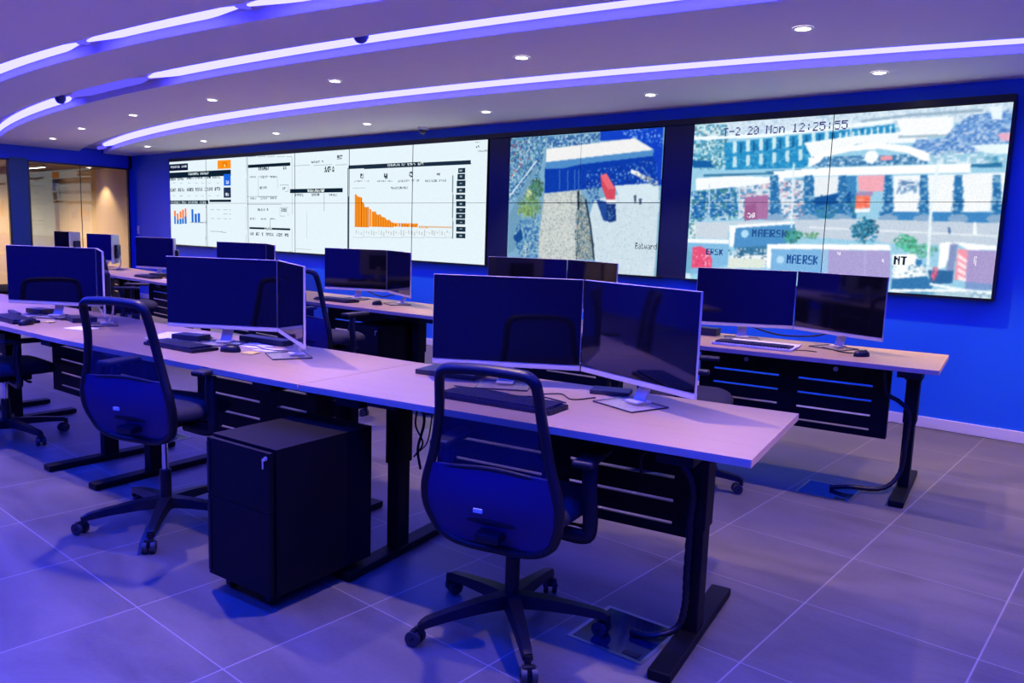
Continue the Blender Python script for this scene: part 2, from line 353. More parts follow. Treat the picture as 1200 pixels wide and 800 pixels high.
class Canvas:
    def __init__(s, W, H, res, bg):
        s.W, s.H = W, H; s.nx, s.ny = int(round(W/res)), int(round(H/res)); s.a = np.empty((s.ny, s.nx, 3), np.float32); s.a[:] = bg
        s.X, s.Y = np.meshgrid((np.arange(s.nx)+.5)*W/s.nx, (np.arange(s.ny)+.5)*H/s.ny); s.rng = np.random.RandomState(5)
    def mask(s, P):
        m = np.zeros(s.X.shape, bool); n = len(P)
        for i in range(n):
            x0, y0 = P[i]; x1, y1 = P[(i+1) % n]
            if y0 == y1: continue
            c = ((y0 > s.Y) != (y1 > s.Y)) & (s.X < (x1-x0)*(s.Y-y0)/(y1-y0)+x0); m ^= c
        return m
    def run(s, ops):
        for o in ops:
            k = o[0]
            if k == 'p': s.a[s.mask(o[2])] = o[1]
            elif k == 'n':
                _, cs, cell, dens, P = o; cell *= .62; m = s.mask(P); ci = (s.X/cell).astype(int); cj = (s.Y/cell*1.3).astype(int)
                q = s.rng.rand(400, 900); h = s.rng.randint(0, len(cs), (400, 900)); m &= q[cj % 400, ci % 900] < dens
                s.a[m] = np.array(cs, np.float32)[h[cj % 400, ci % 900]][m]*.7+s.a[m]*.3
            elif k == 'e':
                _, c, x, y, rx, ry, dens = o; jt = s.rng.rand(400, 900)[(s.Y/.022).astype(int) % 400, (s.X/.022).astype(int) % 900]; m = ((s.X-x)/rx)**2+((s.Y-y)/ry)**2+jt*.9*(dens < 1) < 1.25
                if dens < 1: m &= s.rng.rand(*s.X.shape) < dens
                s.a[m] = c; 
                if dens < 1: s.a[m] *= (.65+.6*np.roll(jt, 7, 1))[m][:, None]
            elif k == 'l':
                _, c, wd, P = o
                for (x0, y0), (x1, y1) in zip(P[:-1], P[1:]):
                    L2 = (x1-x0)**2+(y1-y0)**2+1e-9; t = np.clip(((s.X-x0)*(x1-x0)+(s.Y-y0)*(y1-y0))/L2, 0, 1)
                    s.a[(s.X-x0-t*(x1-x0))**2+(s.Y-y0-t*(y1-y0))**2 < max(wd/2, .0035)**2] = c
            elif k == 't':
                _, c, tx, x, y, wd, h, bold = o[:8]; n = len(tx); cw = wd/n; h2 = max(h, cw*1.25); y0 = y+h/2-h2/2
                ii = ((s.X-x)/cw); ci = np.floor(ii).astype(int); fx = ((ii-ci)*6).astype(int); fy = np.floor((s.Y-y0)/h2*7).astype(int)
                ok = (ci >= 0) & (ci < n) & (fx < 5) & (fy >= 0) & (fy < 7)
                T = np.zeros((n, 7, 6), bool)
                for q, chh in enumerate(tx):
                    if o[7] == 0 and len(o) == 8:      # small print: unreadable strokes
                        if chh != ' ': T[q, 1:6, 0:5] = s.rng.rand(5, 5) < .6
                        continue
                    hx = FONT.get(chh, FONT['E'])
                    for r in range(7):
                        v = int(hx[2*r:2*r+2], 16)
                        for b_ in range(5): T[q, r, b_] = v >> (4-b_) & 1
                if bold: T[:, :, 1:] |= T[:, :, :-1]
                m = ok.copy(); m[ok] = T[ci[ok], 6-fy[ok], fx[ok]]; s.a[m] = c
def image_mat():
    m = bpy.data.materials.new('lit_screen_image'); m.use_nodes = True; n = m.node_tree.nodes; l = m.node_tree.links; n.remove(n['Principled BSDF'])
    at = n.new('ShaderNodeAttribute'); at.attribute_name = 'image'; e = n.new('ShaderNodeEmission'); e.inputs[1].default_value = SCREEN_GAIN
    l.new(at.outputs['Color'], e.inputs[0]); l.new(e.outputs[0], n['Material Output'].inputs[0]); return m
imgm = image_mat()
def image_mesh(name, cv, i0, i1, j0, j1, x, z, y, parent, gap=.004):
    """part of the picture as a grid mesh whose faces carry the picture's colours"""
    nx, ny = i1-i0, j1-j0; w_, h_ = cv.W/cv.nx*nx, cv.H/cv.ny*ny
    gx = np.linspace(gap/2, w_-gap/2, nx+1)+x; gz = np.linspace(gap/2, h_-gap/2, ny+1)+z
    V = np.zeros(((ny+1)*(nx+1), 3), np.float32); V[:, 0] = np.tile(gx, ny+1); V[:, 2] = np.repeat(gz, nx+1); V[:, 1] = y
    a = (np.arange(ny)[:, None]*(nx+1)+np.arange(nx)[None]).ravel(); F = np.stack([a, a+1, a+nx+2, a+nx+1], 1).astype(np.int32)
    me = bpy.data.meshes.new(name); me.vertices.add(len(V)); me.vertices.foreach_set('co', V.ravel()); me.loops.add(F.size); me.loops.foreach_set('vertex_index', F.ravel())
    me.polygons.add(len(F)); me.polygons.foreach_set('loop_start', np.arange(0, F.size, 4, dtype=np.int32)); me.update()
    c = np.clip(cv.a[j0:j1, i0:i1].reshape(-1, 3)/255, 0, 1); c = np.where(c <= .04045, c/12.92, ((c+.055)/1.055)**2.4)
    at = me.color_attributes.new('image', 'FLOAT_COLOR', 'CORNER'); at.data.foreach_set('color', np.concatenate([np.repeat(c, 4, 0), np.ones((F.size, 1))], 1).astype(np.float32).ravel())
    me.materials.append(imgm); o = bpy.data.objects.new(name, me); C.objects.link(o); o.parent = parent; return o
def video_wall(x0, z0, cols, pw, ph, res, ops, bg, label, post=None):
    t = thing('video_wall', label, 'screen', (x0, YW, z0)); cv = Canvas(cols*pw, 2*ph, res, bg); cv.run([o for o in ops if o[0] != 't'])
    if post: post(cv)
    cv.run([o for o in ops if o[0] == 't'])
    nx = cv.nx//cols; ny = cv.ny//2
    for c in range(cols):
        for r in range(2):
            b = MB(); X = c*pw; Z = r*ph
            b.box((X+pw/2, -.05, Z+ph/2), (pw-.002, .06, ph-.002), bev=.002)
            p = b.build('display_panel', dark, t)
            image_mesh('picture', cv, c*nx, (c+1)*nx, r*ny, (r+1)*ny, X, Z, -.0815, p)
    return t
def soften(cv, k):
    for _ in range(k):
        p = np.pad(cv.a, ((1, 1), (1, 1), (0, 0)), 'edge'); cv.a = (p[:-2, 1:-1]+p[2:, 1:-1]+p[1:-1, :-2]+p[1:-1, 2:]+2*p[1:-1, 1:-1])/6
def bias(cv):
    cv.a += cv.rng.rand(cv.ny, cv.nx, 1)*6-3
def haze(cv):
    soften(cv, 3); cv.a = cv.a*.98+2
    cv.a += (cv.rng.rand(cv.ny, cv.nx, 1)*16-8)

# picture content of the displays: polygons, noise patches, ellipses, lines and text in metres
ART_d1 = [
 ('p',(14,20,50),[(.004,1.374),(.643,1.374),(.643,1.257),(.004,1.257)]),
 ('t',(200,215,230),'CONTROL ROOM',.041,1.312,.567,.020,0),
 ('p',(245,140,20),[(1.597,1.38),(1.998,1.38),(1.998,1.245),(1.597,1.245)]),
 ('p',(225,120,15),[(1.74,1.354),(1.889,1.354),(1.889,1.28),(1.74,1.28)]),
 ('p',(253,200,120),[(1.79,1.318),(1.839,1.318),(1.839,1.272),(1.79,1.272)]),
 ('p',(12,30,48),[(-.012,1.225),(1.995,1.225),(1.995,1.137),(-.012,1.137)]),
 ('t',(210,225,230),'TERMINAL STATUS',.658,1.183,.660,.020,0),
 ('t',(20,30,60),'ABCD EFGH',-.009,1.11,.513,.023,0),
 ('t',(20,30,60),'HIJKLM RSTVWX ABCDE EFGHIK',.579,1.114,1.103,.024,0),
 ('t',(20,30,60),'ARTS MTRS ABSK CUSA BCDE MTR',-.019,.918,1.694,.031,0),
 ('p',(20,95,215),[(1.775,1.16),(1.991,1.16),(1.991,.98),(1.775,.98)]),
 ('p',(30,45,80),[(1.768,.948),(1.986,.948),(1.986,.788),(1.768,.788)]),
 ('t',(235,240,245),'41',1.831,1.009,.108,.051,0),
 ('t',(235,240,245),'28',1.825,.815,.110,.052,0),
 ('p',(170,185,195),[(.108,1.056),(.195,1.056),(.195,1.045),(.108,1.045)]),
 ('p',(170,185,195),[(.364,1.052),(.449,1.052),(.449,1.041),(.364,1.041)]),
 ('p',(170,185,195),[(.633,1.047),(.716,1.047),(.716,1.037),(.633,1.037)]),
 ('p',(170,185,195),[(.877,1.043),(.958,1.043),(.958,1.033),(.877,1.033)]),
 ('p',(170,185,195),[(1.079,1.04),(1.158,1.04),(1.158,1.029),(1.079,1.029)]),
 ('p',(170,185,195),[(1.295,1.036),(1.373,1.036),(1.373,1.026),(1.295,1.026)]),
 ('p',(170,185,195),[(1.558,1.032),(1.634,1.032),(1.634,1.021),(1.558,1.021)]),
 ('p',(170,185,195),[(.097,.836),(.184,.836),(.184,.826),(.097,.826)]),
 ('p',(170,185,195),[(.354,.834),(.439,.834),(.439,.824),(.354,.824)]),
 ('p',(170,185,195),[(.624,.832),(.707,.832),(.707,.822),(.624,.822)]),
 ('p',(170,185,195),[(.868,.831),(.95,.831),(.95,.821),(.868,.821)]),
 ('p',(170,185,195),[(1.071,.829),(1.151,.829),(1.151,.82),(1.071,.82)]),
 ('p',(170,185,195),[(1.287,.828),(1.365,.828),(1.365,.818),(1.287,.818)]),
 ('p',(170,185,195),[(1.552,.826),(1.627,.826),(1.627,.817),(1.552,.817)]),
 ('p',(12,30,48),[(-.028,.749),(1.282,.749),(1.282,.691),(-.028,.691)]),
 ('p',(12,30,48),[(1.321,.759),(1.984,.759),(1.984,.721),(1.321,.721)]),
 ('t',(170,190,200),'BERTHS MTS VESSEL LOAD',.03,.697,1.2,.036,0),
 ('p',(235,125,70),[(.124,.585),(.191,.585),(.191,.489),(.124,.489)]),
 ('p',(30,110,200),[(.12,.489),(.185,.489),(.185,.354),(.12,.354)]),
 ('p',(235,125,70),[(.222,.538),(.288,.538),(.288,.433),(.222,.433)]),
 ('p',(30,110,200),[(.216,.432),(.284,.432),(.284,.356),(.216,.356)]),
 ('p',(235,125,70),[(.322,.567),(.387,.567),(.387,.453),(.322,.453)]),
 ('p',(30,110,200),[(.316,.452),(.382,.452),(.382,.357),(.316,.357)]),
 ('p',(235,125,70),[(.409,.596),(.472,.596),(.472,.444),(.409,.444)]),
 ('p',(30,110,200),[(.402,.444),(.468,.444),(.468,.359),(.402,.359)]),
 ('p',(235,125,70),[(.499,.616),(.563,.616),(.563,.483),(.499,.483)]),
 ('p',(30,110,200),[(.493,.483),(.557,.483),(.557,.36),(.493,.36)]),
 ('p',(30,100,205),[(.728,.607),(.801,.607),(.801,.386),(.728,.386)]),
 ('p',(30,100,205),[(.838,.533),(.914,.533),(.914,.388),(.838,.388)]),
 ('p',(30,100,205),[(.942,.543),(1.017,.543),(1.017,.39),(.942,.39)]),
 ('l',(150,165,175),.012,[(.68,.385),(1.218,.393)]),
 ('l',(110,125,135),.012,[(1.217,.673),(1.193,.01)]),
 ('p',(165,180,190),[(1.351,.61),(1.474,.61),(1.474,.601),(1.351,.601)]),
 ('p',(165,180,190),[(1.544,.61),(1.665,.61),(1.665,.602),(1.544,.602)]),
 ('p',(165,180,190),[(1.751,.611),(1.87,.611),(1.87,.603),(1.751,.603)]),
 ('p',(165,180,190),[(1.921,.612),(1.981,.612),(1.981,.603),(1.921,.603)]),
 ('p',(165,180,190),[(1.348,.537),(1.472,.537),(1.472,.529),(1.348,.529)]),
 ('p',(165,180,190),[(1.542,.538),(1.663,.538),(1.663,.53),(1.542,.53)]),
 ('p',(165,180,190),[(1.749,.54),(1.868,.54),(1.868,.532),(1.749,.532)]),
 ('p',(165,180,190),[(1.919,.541),(1.979,.541),(1.979,.533),(1.919,.533)]),
 ('p',(165,180,190),[(1.346,.464),(1.469,.464),(1.469,.456),(1.346,.456)]),
 ('p',(165,180,190),[(1.54,.466),(1.661,.466),(1.661,.458),(1.54,.458)]),
 ('p',(165,180,190),[(1.747,.468),(1.866,.468),(1.866,.461),(1.747,.461)]),
 ('p',(165,180,190),[(1.917,.47),(1.977,.47),(1.977,.462),(1.917,.462)]),
 ('l',(150,165,170),.01,[(1.338,.253),(1.826,.246)]),
 ('p',(12,30,48),[(2.482,1.284),(3.598,1.284),(3.598,1.235),(2.482,1.235)]),
 ('t',(60,75,85),'SECTOR',2.764,1.205,.293,.018,0),
 ('t',(60,75,85),'57',3.421,1.194,.096,.030,0),
 ('l',(165,180,186),.008,[(2.449,1.411),(3.647,1.366)]),
 ('l',(165,180,186),.008,[(3.647,1.366),(3.637,.004)]),
 ('l',(165,180,186),.008,[(3.637,.004),(2.417,-.043)]),
 ('l',(165,180,186),.008,[(2.417,-.043),(2.449,1.411)]),
 ('l',(165,180,186),.008,[(2.762,1.104),(3.272,1.092)]),
 ('l',(165,180,186),.008,[(3.272,1.092),(3.269,.794)]),
 ('l',(165,180,186),.008,[(3.269,.794),(2.757,.797)]),
 ('l',(165,180,186),.008,[(2.757,.797),(2.762,1.104)]),
 ('l',(165,180,186),.008,[(3.337,.97),(3.548,.967)]),
 ('l',(165,180,186),.008,[(3.548,.967),(3.547,.875)]),
 ('l',(165,180,186),.008,[(3.547,.875),(3.336,.877)]),
 ('l',(165,180,186),.008,[(3.336,.877),(3.337,.97)]),
 ('l',(165,180,186),.008,[(3.333,.644),(3.545,.644)]),
 ('l',(165,180,186),.008,[(3.545,.644),(3.544,.524)]),
 ('l',(165,180,186),.008,[(3.544,.524),(3.332,.522)]),
 ('l',(165,180,186),.008,[(3.332,.522),(3.333,.644)]),
 ('l',(165,180,186),.008,[(2.454,.808),(3.269,.803)]),
 ('l',(165,180,186),.008,[(3.269,.803),(3.269,.799)]),
 ('l',(165,180,186),.008,[(3.269,.799),(2.454,.804)]),
 ('l',(165,180,186),.008,[(2.454,.804),(2.454,.808)]),
 ('l',(165,180,186),.008,[(2.451,.691),(3.367,.691)]),
 ('l',(165,180,186),.008,[(3.367,.691),(3.367,.687)]),
 ('l',(165,180,186),.008,[(3.367,.687),(2.451,.687)]),
 ('l',(165,180,186),.008,[(2.451,.687),(2.451,.691)]),
 ('t',(90,105,115),'USER1',2.794,.917,.207,.029,0),
 ('t',(80,95,105),'38',3.402,.899,.080,.036,0),
 ('t',(80,95,105),'259',3.366,.588,.146,.038,0),
 ('t',(90,105,115),'AREAS 4',2.736,.598,.294,.032,0),
 ('t',(110,125,130),'UNITS',2.525,.765,.179,.022,0),
 ('t',(110,125,130),'TOTAL',2.519,.459,.161,.021,0),
 ('t',(110,125,130),'LOADS',2.532,1.095,.177,.016,0),
 ('t',(110,125,130),'UNITS',2.826,.764,.173,.022,0),
 ('t',(110,125,130),'TOTAL',2.821,.463,.155,.020,0),
 ('t',(110,125,130),'LOADS',2.832,1.089,.172,.015,0),
 ('t',(110,125,130),'UNITS',3.084,.763,.167,.022,0),
 ('t',(110,125,130),'TOTAL',3.08,.466,.152,.020,0),
 ('t',(110,125,130),'LOADS',3.088,1.083,.167,.015,0),
 ('l',(120,135,140),.012,[(3.073,.481),(3.071,.348)]),
 ('p',(12,30,48),[(2.498,.347),(3.591,.347),(3.591,.311),(2.498,.311)]),
 ('t',(200,215,215),'GATE',2.916,.302,.213,.042,0),
 ('t',(40,55,75),'EI 27 1 27ES LOG 97',2.514,.209,1.044,.064,0),
 ('p',(12,30,48),[(3.596,.902),(4.812,.902),(4.812,.845),(3.596,.845)]),
 ('t',(210,225,225),'STATISTICS',4.002,.86,.403,.027,0),
 ('t',(10,55,60),'142',4.404,1.143,.229,.038,0),
 ('t',(80,95,105),'QUEUE',3.706,.804,.204,.030,0),
 ('t',(80,95,105),'QUEUE',4.108,.802,.193,.029,0),
 ('t',(80,95,105),'QUEUE',4.506,.799,.185,.029,0),
 ('t',(110,125,130),'SECTOR A',4.094,1.264,.280,.018,0),
 ('t',(60,75,85),'28',4.681,1.301,.126,.029,0),
 ('l',(170,185,190),.008,[(3.693,1.237),(4.897,1.214)]),
 ('l',(130,145,150),.008,[(4.399,.84),(4.399,.603)]),
 ('l',(185,198,203),.008,[(3.986,.582),(3.984,.201)]),
 ('l',(185,198,203),.008,[(3.717,.054),(4.332,.058)]),
 ('p',(25,42,62),[(4.928,1.2),(7.16,1.193),(7.162,1.142),(4.929,1.149)]),
 ('t',(190,205,210),'VESSELS IN PORT NOW',5.698,1.164,.666,.026,0),
 ('l',(70,85,100),.025,[(4.922,1.156),(4.931,.088)]),
 ('l',(120,135,145),.018,[(6.87,1.017),(6.893,.293)]),
 ('t',(30,40,60),'G',5.172,1.03,.079,.040,0),
 ('t',(30,40,60),'I',5.648,1.02,.074,.038,0),
 ('t',(30,40,60),'F',6.117,1.034,.070,.038,0),
 ('t',(30,40,60),'KI',6.593,1.024,.065,.036,0),
 ('t',(140,155,160),'LOADING UNIT',5.039,.983,.313,.019,0),
 ('t',(140,155,160),'LOADING UNIT',5.513,.974,.296,.019,0),
 ('t',(140,155,160),'LOADING UNIT',5.916,.967,.383,.017,0),
 ('t',(140,155,160),'LOADING UNIT',6.399,.958,.359,.017,0),
 ('l',(180,195,200),.01,[(5.012,.901),(5.272,.897)]),
 ('t',(90,105,110),'CONTAINERS',5.781,.873,.331,.028,0),
 ('p',(238,138,30),[(5.054,.822),(5.097,.822),(5.097,.391),(5.054,.391)]),
 ('p',(170,90,25),[(5.093,.809),(5.104,.809),(5.104,.391),(5.093,.391)]),
 ('p',(238,138,30),[(5.105,.788),(5.148,.788),(5.148,.391),(5.105,.391)]),
 ('p',(170,90,25),[(5.143,.775),(5.154,.775),(5.154,.392),(5.143,.392)]),
 ('p',(238,138,30),[(5.155,.784),(5.198,.784),(5.198,.392),(5.155,.392)]),
 ('p',(170,90,25),[(5.194,.771),(5.205,.771),(5.205,.393),(5.194,.393)]),
 ('p',(238,138,30),[(5.206,.71),(5.248,.71),(5.248,.393),(5.206,.393)]),
 ('p',(170,90,25),[(5.245,.698),(5.255,.698),(5.255,.393),(5.245,.393)]),
 ('p',(238,138,30),[(5.257,.662),(5.298,.662),(5.298,.394),(5.257,.394)]),
 ('p',(170,90,25),[(5.295,.65),(5.305,.65),(5.305,.394),(5.295,.394)]),
 ('p',(238,138,30),[(5.307,.662),(5.348,.662),(5.348,.395),(5.307,.395)]),
 ('p',(170,90,25),[(5.344,.65),(5.354,.65),(5.354,.395),(5.344,.395)]),
 ('p',(238,138,30),[(5.356,.633),(5.397,.633),(5.397,.396),(5.356,.396)]),
 ('p',(170,90,25),[(5.394,.621),(5.403,.621),(5.403,.396),(5.394,.396)]),
 ('p',(238,138,30),[(5.406,.6),(5.446,.6),(5.446,.397),(5.406,.397)]),
 ('p',(170,90,25),[(5.443,.588),(5.452,.588),(5.452,.397),(5.443,.397)]),
 ('p',(238,138,30),[(5.455,.596),(5.495,.596),(5.495,.398),(5.455,.398)]),
 ('p',(170,90,25),[(5.492,.584),(5.501,.584),(5.501,.398),(5.492,.398)]),
 ('p',(238,138,30),[(5.503,.566),(5.543,.566),(5.543,.399),(5.503,.399)]),
 ('p',(170,90,25),[(5.54,.554),(5.549,.554),(5.549,.399),(5.54,.399)]),
 ('p',(238,138,30),[(5.552,.566),(5.591,.566),(5.591,.4),(5.552,.4)]),
 ('p',(170,90,25),[(5.588,.554),(5.597,.554),(5.597,.4),(5.588,.4)]),
 ('p',(238,138,30),[(5.6,.531),(5.639,.531),(5.639,.4),(5.6,.4)]),
 ('p',(170,90,25),[(5.637,.52),(5.645,.52),(5.645,.401),(5.637,.401)]),
 ('p',(238,138,30),[(5.648,.528),(5.686,.528),(5.686,.401),(5.648,.401)]),
 ('p',(170,90,25),[(5.684,.516),(5.692,.516),(5.692,.401),(5.684,.401)]),
 ('p',(238,138,30),[(5.696,.496),(5.733,.496),(5.733,.402),(5.696,.402)]),
 ('p',(170,90,25),[(5.732,.484),(5.74,.484),(5.74,.402),(5.732,.402)]),
 ('p',(238,138,30),[(5.743,.492),(5.78,.492),(5.78,.403),(5.743,.403)]),
 ('p',(170,90,25),[(5.779,.48),(5.786,.48),(5.786,.403),(5.779,.403)]),
 ('p',(238,138,30),[(5.79,.466),(5.827,.466),(5.827,.404),(5.79,.404)]),
 ('p',(170,90,25),[(5.826,.455),(5.833,.455),(5.833,.404),(5.826,.404)]),
 ('p',(238,138,30),[(5.837,.461),(5.873,.461),(5.873,.405),(5.837,.405)]),
 ('p',(170,90,25),[(5.872,.449),(5.879,.449),(5.879,.405),(5.872,.405)]),
 ('p',(238,138,30),[(5.883,.462),(5.919,.462),(5.919,.406),(5.883,.406)]),
 ('p',(170,90,25),[(5.918,.45),(5.925,.45),(5.925,.406),(5.918,.406)]),
 ('p',(238,138,30),[(5.929,.462),(5.965,.462),(5.965,.407),(5.929,.407)]),
 ('p',(170,90,25),[(5.964,.451),(5.971,.451),(5.971,.407),(5.964,.407)]),
 ('p',(238,138,30),[(5.975,.459),(6.011,.459),(6.011,.407),(5.975,.407)]),
 ('p',(170,90,25),[(6.01,.447),(6.017,.447),(6.017,.407),(6.01,.407)]),
 ('p',(238,138,30),[(6.02,.46),(6.056,.46),(6.056,.408),(6.02,.408)]),
 ('p',(170,90,25),[(6.055,.448),(6.062,.448),(6.062,.408),(6.055,.408)]),
 ('p',(238,138,30),[(6.066,.46),(6.101,.46),(6.101,.409),(6.066,.409)]),
 ('p',(170,90,25),[(6.1,.449),(6.107,.449),(6.107,.409),(6.1,.409)]),
 ('p',(238,138,30),[(6.111,.457),(6.146,.457),(6.146,.41),(6.111,.41)]),
 ('p',(170,90,25),[(6.145,.446),(6.152,.446),(6.152,.41),(6.145,.41)]),
 ('p',(238,138,30),[(6.155,.458),(6.19,.458),(6.19,.411),(6.155,.411)]),
 ('p',(170,90,25),[(6.189,.446),(6.196,.446),(6.196,.411),(6.189,.411)]),
 ('p',(238,138,30),[(6.2,.458),(6.234,.458),(6.234,.411),(6.2,.411)]),
 ('p',(170,90,25),[(6.234,.447),(6.24,.447),(6.24,.412),(6.234,.412)]),
 ('p',(238,138,30),[(6.244,.459),(6.278,.459),(6.278,.412),(6.244,.412)]),
 ('p',(170,90,25),[(6.278,.448),(6.284,.448),(6.284,.412),(6.278,.412)]),
 ('p',(215,150,70),[(6.298,.432),(6.319,.432),(6.319,.401),(6.298,.401)]),
 ('p',(215,150,70),[(6.329,.432),(6.349,.432),(6.349,.402),(6.329,.402)]),
 ('p',(215,150,70),[(6.359,.432),(6.38,.432),(6.38,.402),(6.359,.402)]),
 ('p',(215,150,70),[(6.389,.432),(6.41,.432),(6.41,.403),(6.389,.403)]),
 ('p',(215,150,70),[(6.419,.431),(6.44,.431),(6.44,.404),(6.419,.404)]),
 ('p',(215,150,70),[(6.449,.431),(6.469,.431),(6.469,.404),(6.449,.404)]),
 ('p',(215,150,70),[(6.479,.431),(6.499,.431),(6.499,.405),(6.479,.405)]),
 ('p',(215,150,70),[(6.508,.43),(6.529,.43),(6.529,.405),(6.508,.405)]),
 ('p',(215,150,70),[(6.538,.43),(6.558,.43),(6.558,.406),(6.538,.406)]),
 ('p',(215,150,70),[(6.567,.43),(6.587,.43),(6.587,.406),(6.567,.406)]),
 ('p',(215,150,70),[(6.596,.43),(6.617,.43),(6.617,.407),(6.596,.407)]),
 ('p',(215,150,70),[(6.626,.429),(6.646,.429),(6.646,.407),(6.626,.407)]),
 ('p',(215,150,70),[(6.655,.429),(6.675,.429),(6.675,.408),(6.655,.408)]),
 ('p',(215,150,70),[(6.684,.429),(6.704,.429),(6.704,.409),(6.684,.409)]),
 ('p',(215,150,70),[(6.713,.429),(6.732,.429),(6.732,.409),(6.713,.409)]),
 ('p',(215,150,70),[(6.741,.428),(6.761,.428),(6.761,.41),(6.741,.41)]),
 ('p',(215,150,70),[(6.77,.428),(6.789,.428),(6.789,.41),(6.77,.41)]),
 ('p',(215,150,70),[(6.798,.428),(6.818,.428),(6.818,.411),(6.798,.411)]),
 ('p',(215,150,70),[(6.827,.428),(6.846,.428),(6.846,.411),(6.827,.411)]),
 ('p',(215,150,70),[(6.855,.427),(6.874,.427),(6.874,.412),(6.855,.412)]),
 ('p',(185,190,192),[(5.086,.35),(5.103,.35),(5.103,.308),(5.086,.308)]),
 ('p',(185,190,192),[(5.138,.338),(5.155,.338),(5.155,.298),(5.138,.298)]),
 ('p',(185,190,192),[(5.191,.327),(5.208,.327),(5.208,.289),(5.191,.289)]),
 ('p',(185,190,192),[(5.242,.353),(5.26,.353),(5.26,.28),(5.242,.28)]),
 ('p',(185,190,192),[(5.294,.342),(5.311,.342),(5.311,.313),(5.294,.313)]),
 ('p',(185,190,192),[(5.345,.33),(5.362,.33),(5.362,.303),(5.345,.303)]),
 ('p',(185,190,192),[(5.396,.356),(5.413,.356),(5.413,.294),(5.396,.294)]),
 ('p',(185,190,192),[(5.447,.345),(5.464,.345),(5.464,.285),(5.447,.285)]),
 ('p',(185,190,192),[(5.497,.334),(5.513,.334),(5.513,.317),(5.497,.317)]),
 ('p',(185,190,192),[(5.547,.359),(5.563,.359),(5.563,.308),(5.547,.308)]),
 ('p',(185,190,192),[(5.597,.348),(5.613,.348),(5.613,.299),(5.597,.299)]),
 ('p',(185,190,192),[(5.646,.337),(5.663,.337),(5.663,.29),(5.646,.29)]),
 ('p',(185,190,192),[(5.695,.363),(5.711,.363),(5.711,.322),(5.695,.322)]),
 ('p',(185,190,192),[(5.744,.351),(5.76,.351),(5.76,.313),(5.744,.313)]),
 ('p',(185,190,192),[(5.792,.34),(5.808,.34),(5.808,.304),(5.792,.304)]),
 ('p',(185,190,192),[(5.84,.366),(5.857,.366),(5.857,.295),(5.84,.295)]),
 ('p',(185,190,192),[(5.888,.354),(5.904,.354),(5.904,.326),(5.888,.326)]),
 ('p',(185,190,192),[(5.936,.343),(5.952,.343),(5.952,.317),(5.936,.317)]),
 ('p',(185,190,192),[(5.983,.369),(5.999,.369),(5.999,.309),(5.983,.309)]),
 ('p',(185,190,192),[(6.03,.358),(6.046,.358),(6.046,.3),(6.03,.3)]),
 ('p',(185,190,192),[(6.077,.347),(6.092,.347),(6.092,.331),(6.077,.331)]),
 ('p',(185,190,192),[(6.123,.372),(6.139,.372),(6.139,.322),(6.123,.322)]),
 ('p',(185,190,192),[(6.169,.361),(6.185,.361),(6.185,.313),(6.169,.313)]),
 ('p',(185,190,192),[(6.215,.35),(6.231,.35),(6.231,.304),(6.215,.304)]),
 ('p',(185,190,192),[(6.26,.374),(6.276,.374),(6.276,.335),(6.26,.335)]),
 ('p',(185,190,192),[(6.306,.363),(6.321,.363),(6.321,.326),(6.306,.326)]),
 ('p',(185,190,192),[(6.351,.353),(6.366,.353),(6.366,.318),(6.351,.318)]),
 ('p',(185,190,192),[(6.395,.377),(6.411,.377),(6.411,.309),(6.395,.309)]),
 ('p',(185,190,192),[(6.44,.366),(6.455,.366),(6.455,.339),(6.44,.339)]),
 ('p',(185,190,192),[(6.485,.356),(6.499,.356),(6.499,.331),(6.485,.331)]),
 ('p',(185,190,192),[(6.528,.38),(6.544,.38),(6.544,.322),(6.528,.322)]),
 ('p',(185,190,192),[(6.572,.369),(6.588,.369),(6.588,.313),(6.572,.313)]),
 ('p',(185,190,192),[(6.616,.359),(6.63,.359),(6.63,.343),(6.616,.343)]),
 ('p',(185,190,192),[(6.658,.383),(6.674,.383),(6.674,.335),(6.658,.335)]),
 ('p',(185,190,192),[(6.702,.372),(6.717,.372),(6.717,.326),(6.702,.326)]),
 ('p',(185,190,192),[(6.745,.362),(6.76,.362),(6.76,.318),(6.745,.318)]),
 ('p',(185,190,192),[(6.786,.385),(6.801,.385),(6.801,.348),(6.786,.348)]),
 ('p',(185,190,192),[(6.829,.375),(6.844,.375),(6.844,.339),(6.829,.339)]),
 ('l',(195,205,210),.01,[(5.012,.252),(6.874,.298)]),
 ('p',(28,48,66),[(6.954,1.108),(7.073,1.108),(7.073,1.046),(6.954,1.046)]),
 ('p',(150,170,180),[(6.981,1.085),(7.02,1.085),(7.02,1.069),(6.981,1.069)]),
 ('p',(28,48,66),[(6.948,1.038),(7.075,1.038),(7.075,.976),(6.948,.976)]),
 ('p',(150,170,180),[(6.983,1.015),(7.023,1.015),(7.023,.999),(6.983,.999)]),
 ('p',(28,48,66),[(6.943,.96),(7.078,.96),(7.078,.899),(6.943,.899)]),
 ('p',(150,170,180),[(6.986,.937),(7.025,.937),(7.025,.922),(6.986,.922)]),
 ('p',(28,48,66),[(6.938,.876),(7.081,.876),(7.081,.815),(6.938,.815)]),
 ('p',(150,170,180),[(6.989,.853),(7.028,.853),(7.028,.838),(6.989,.838)]),
 ('p',(28,48,66),[(6.932,.802),(7.084,.802),(7.084,.741),(6.932,.741)]),
 ('p',(150,170,180),[(6.991,.779),(7.031,.779),(7.031,.764),(6.991,.764)]),
 ('p',(28,48,66),[(6.935,.727),(7.086,.727),(7.086,.667),(6.935,.667)]),
 ('p',(150,170,180),[(6.994,.705),(7.033,.705),(7.033,.69),(6.994,.69)]),
 ('p',(28,48,66),[(6.937,.652),(7.089,.652),(7.089,.593),(6.937,.593)]),
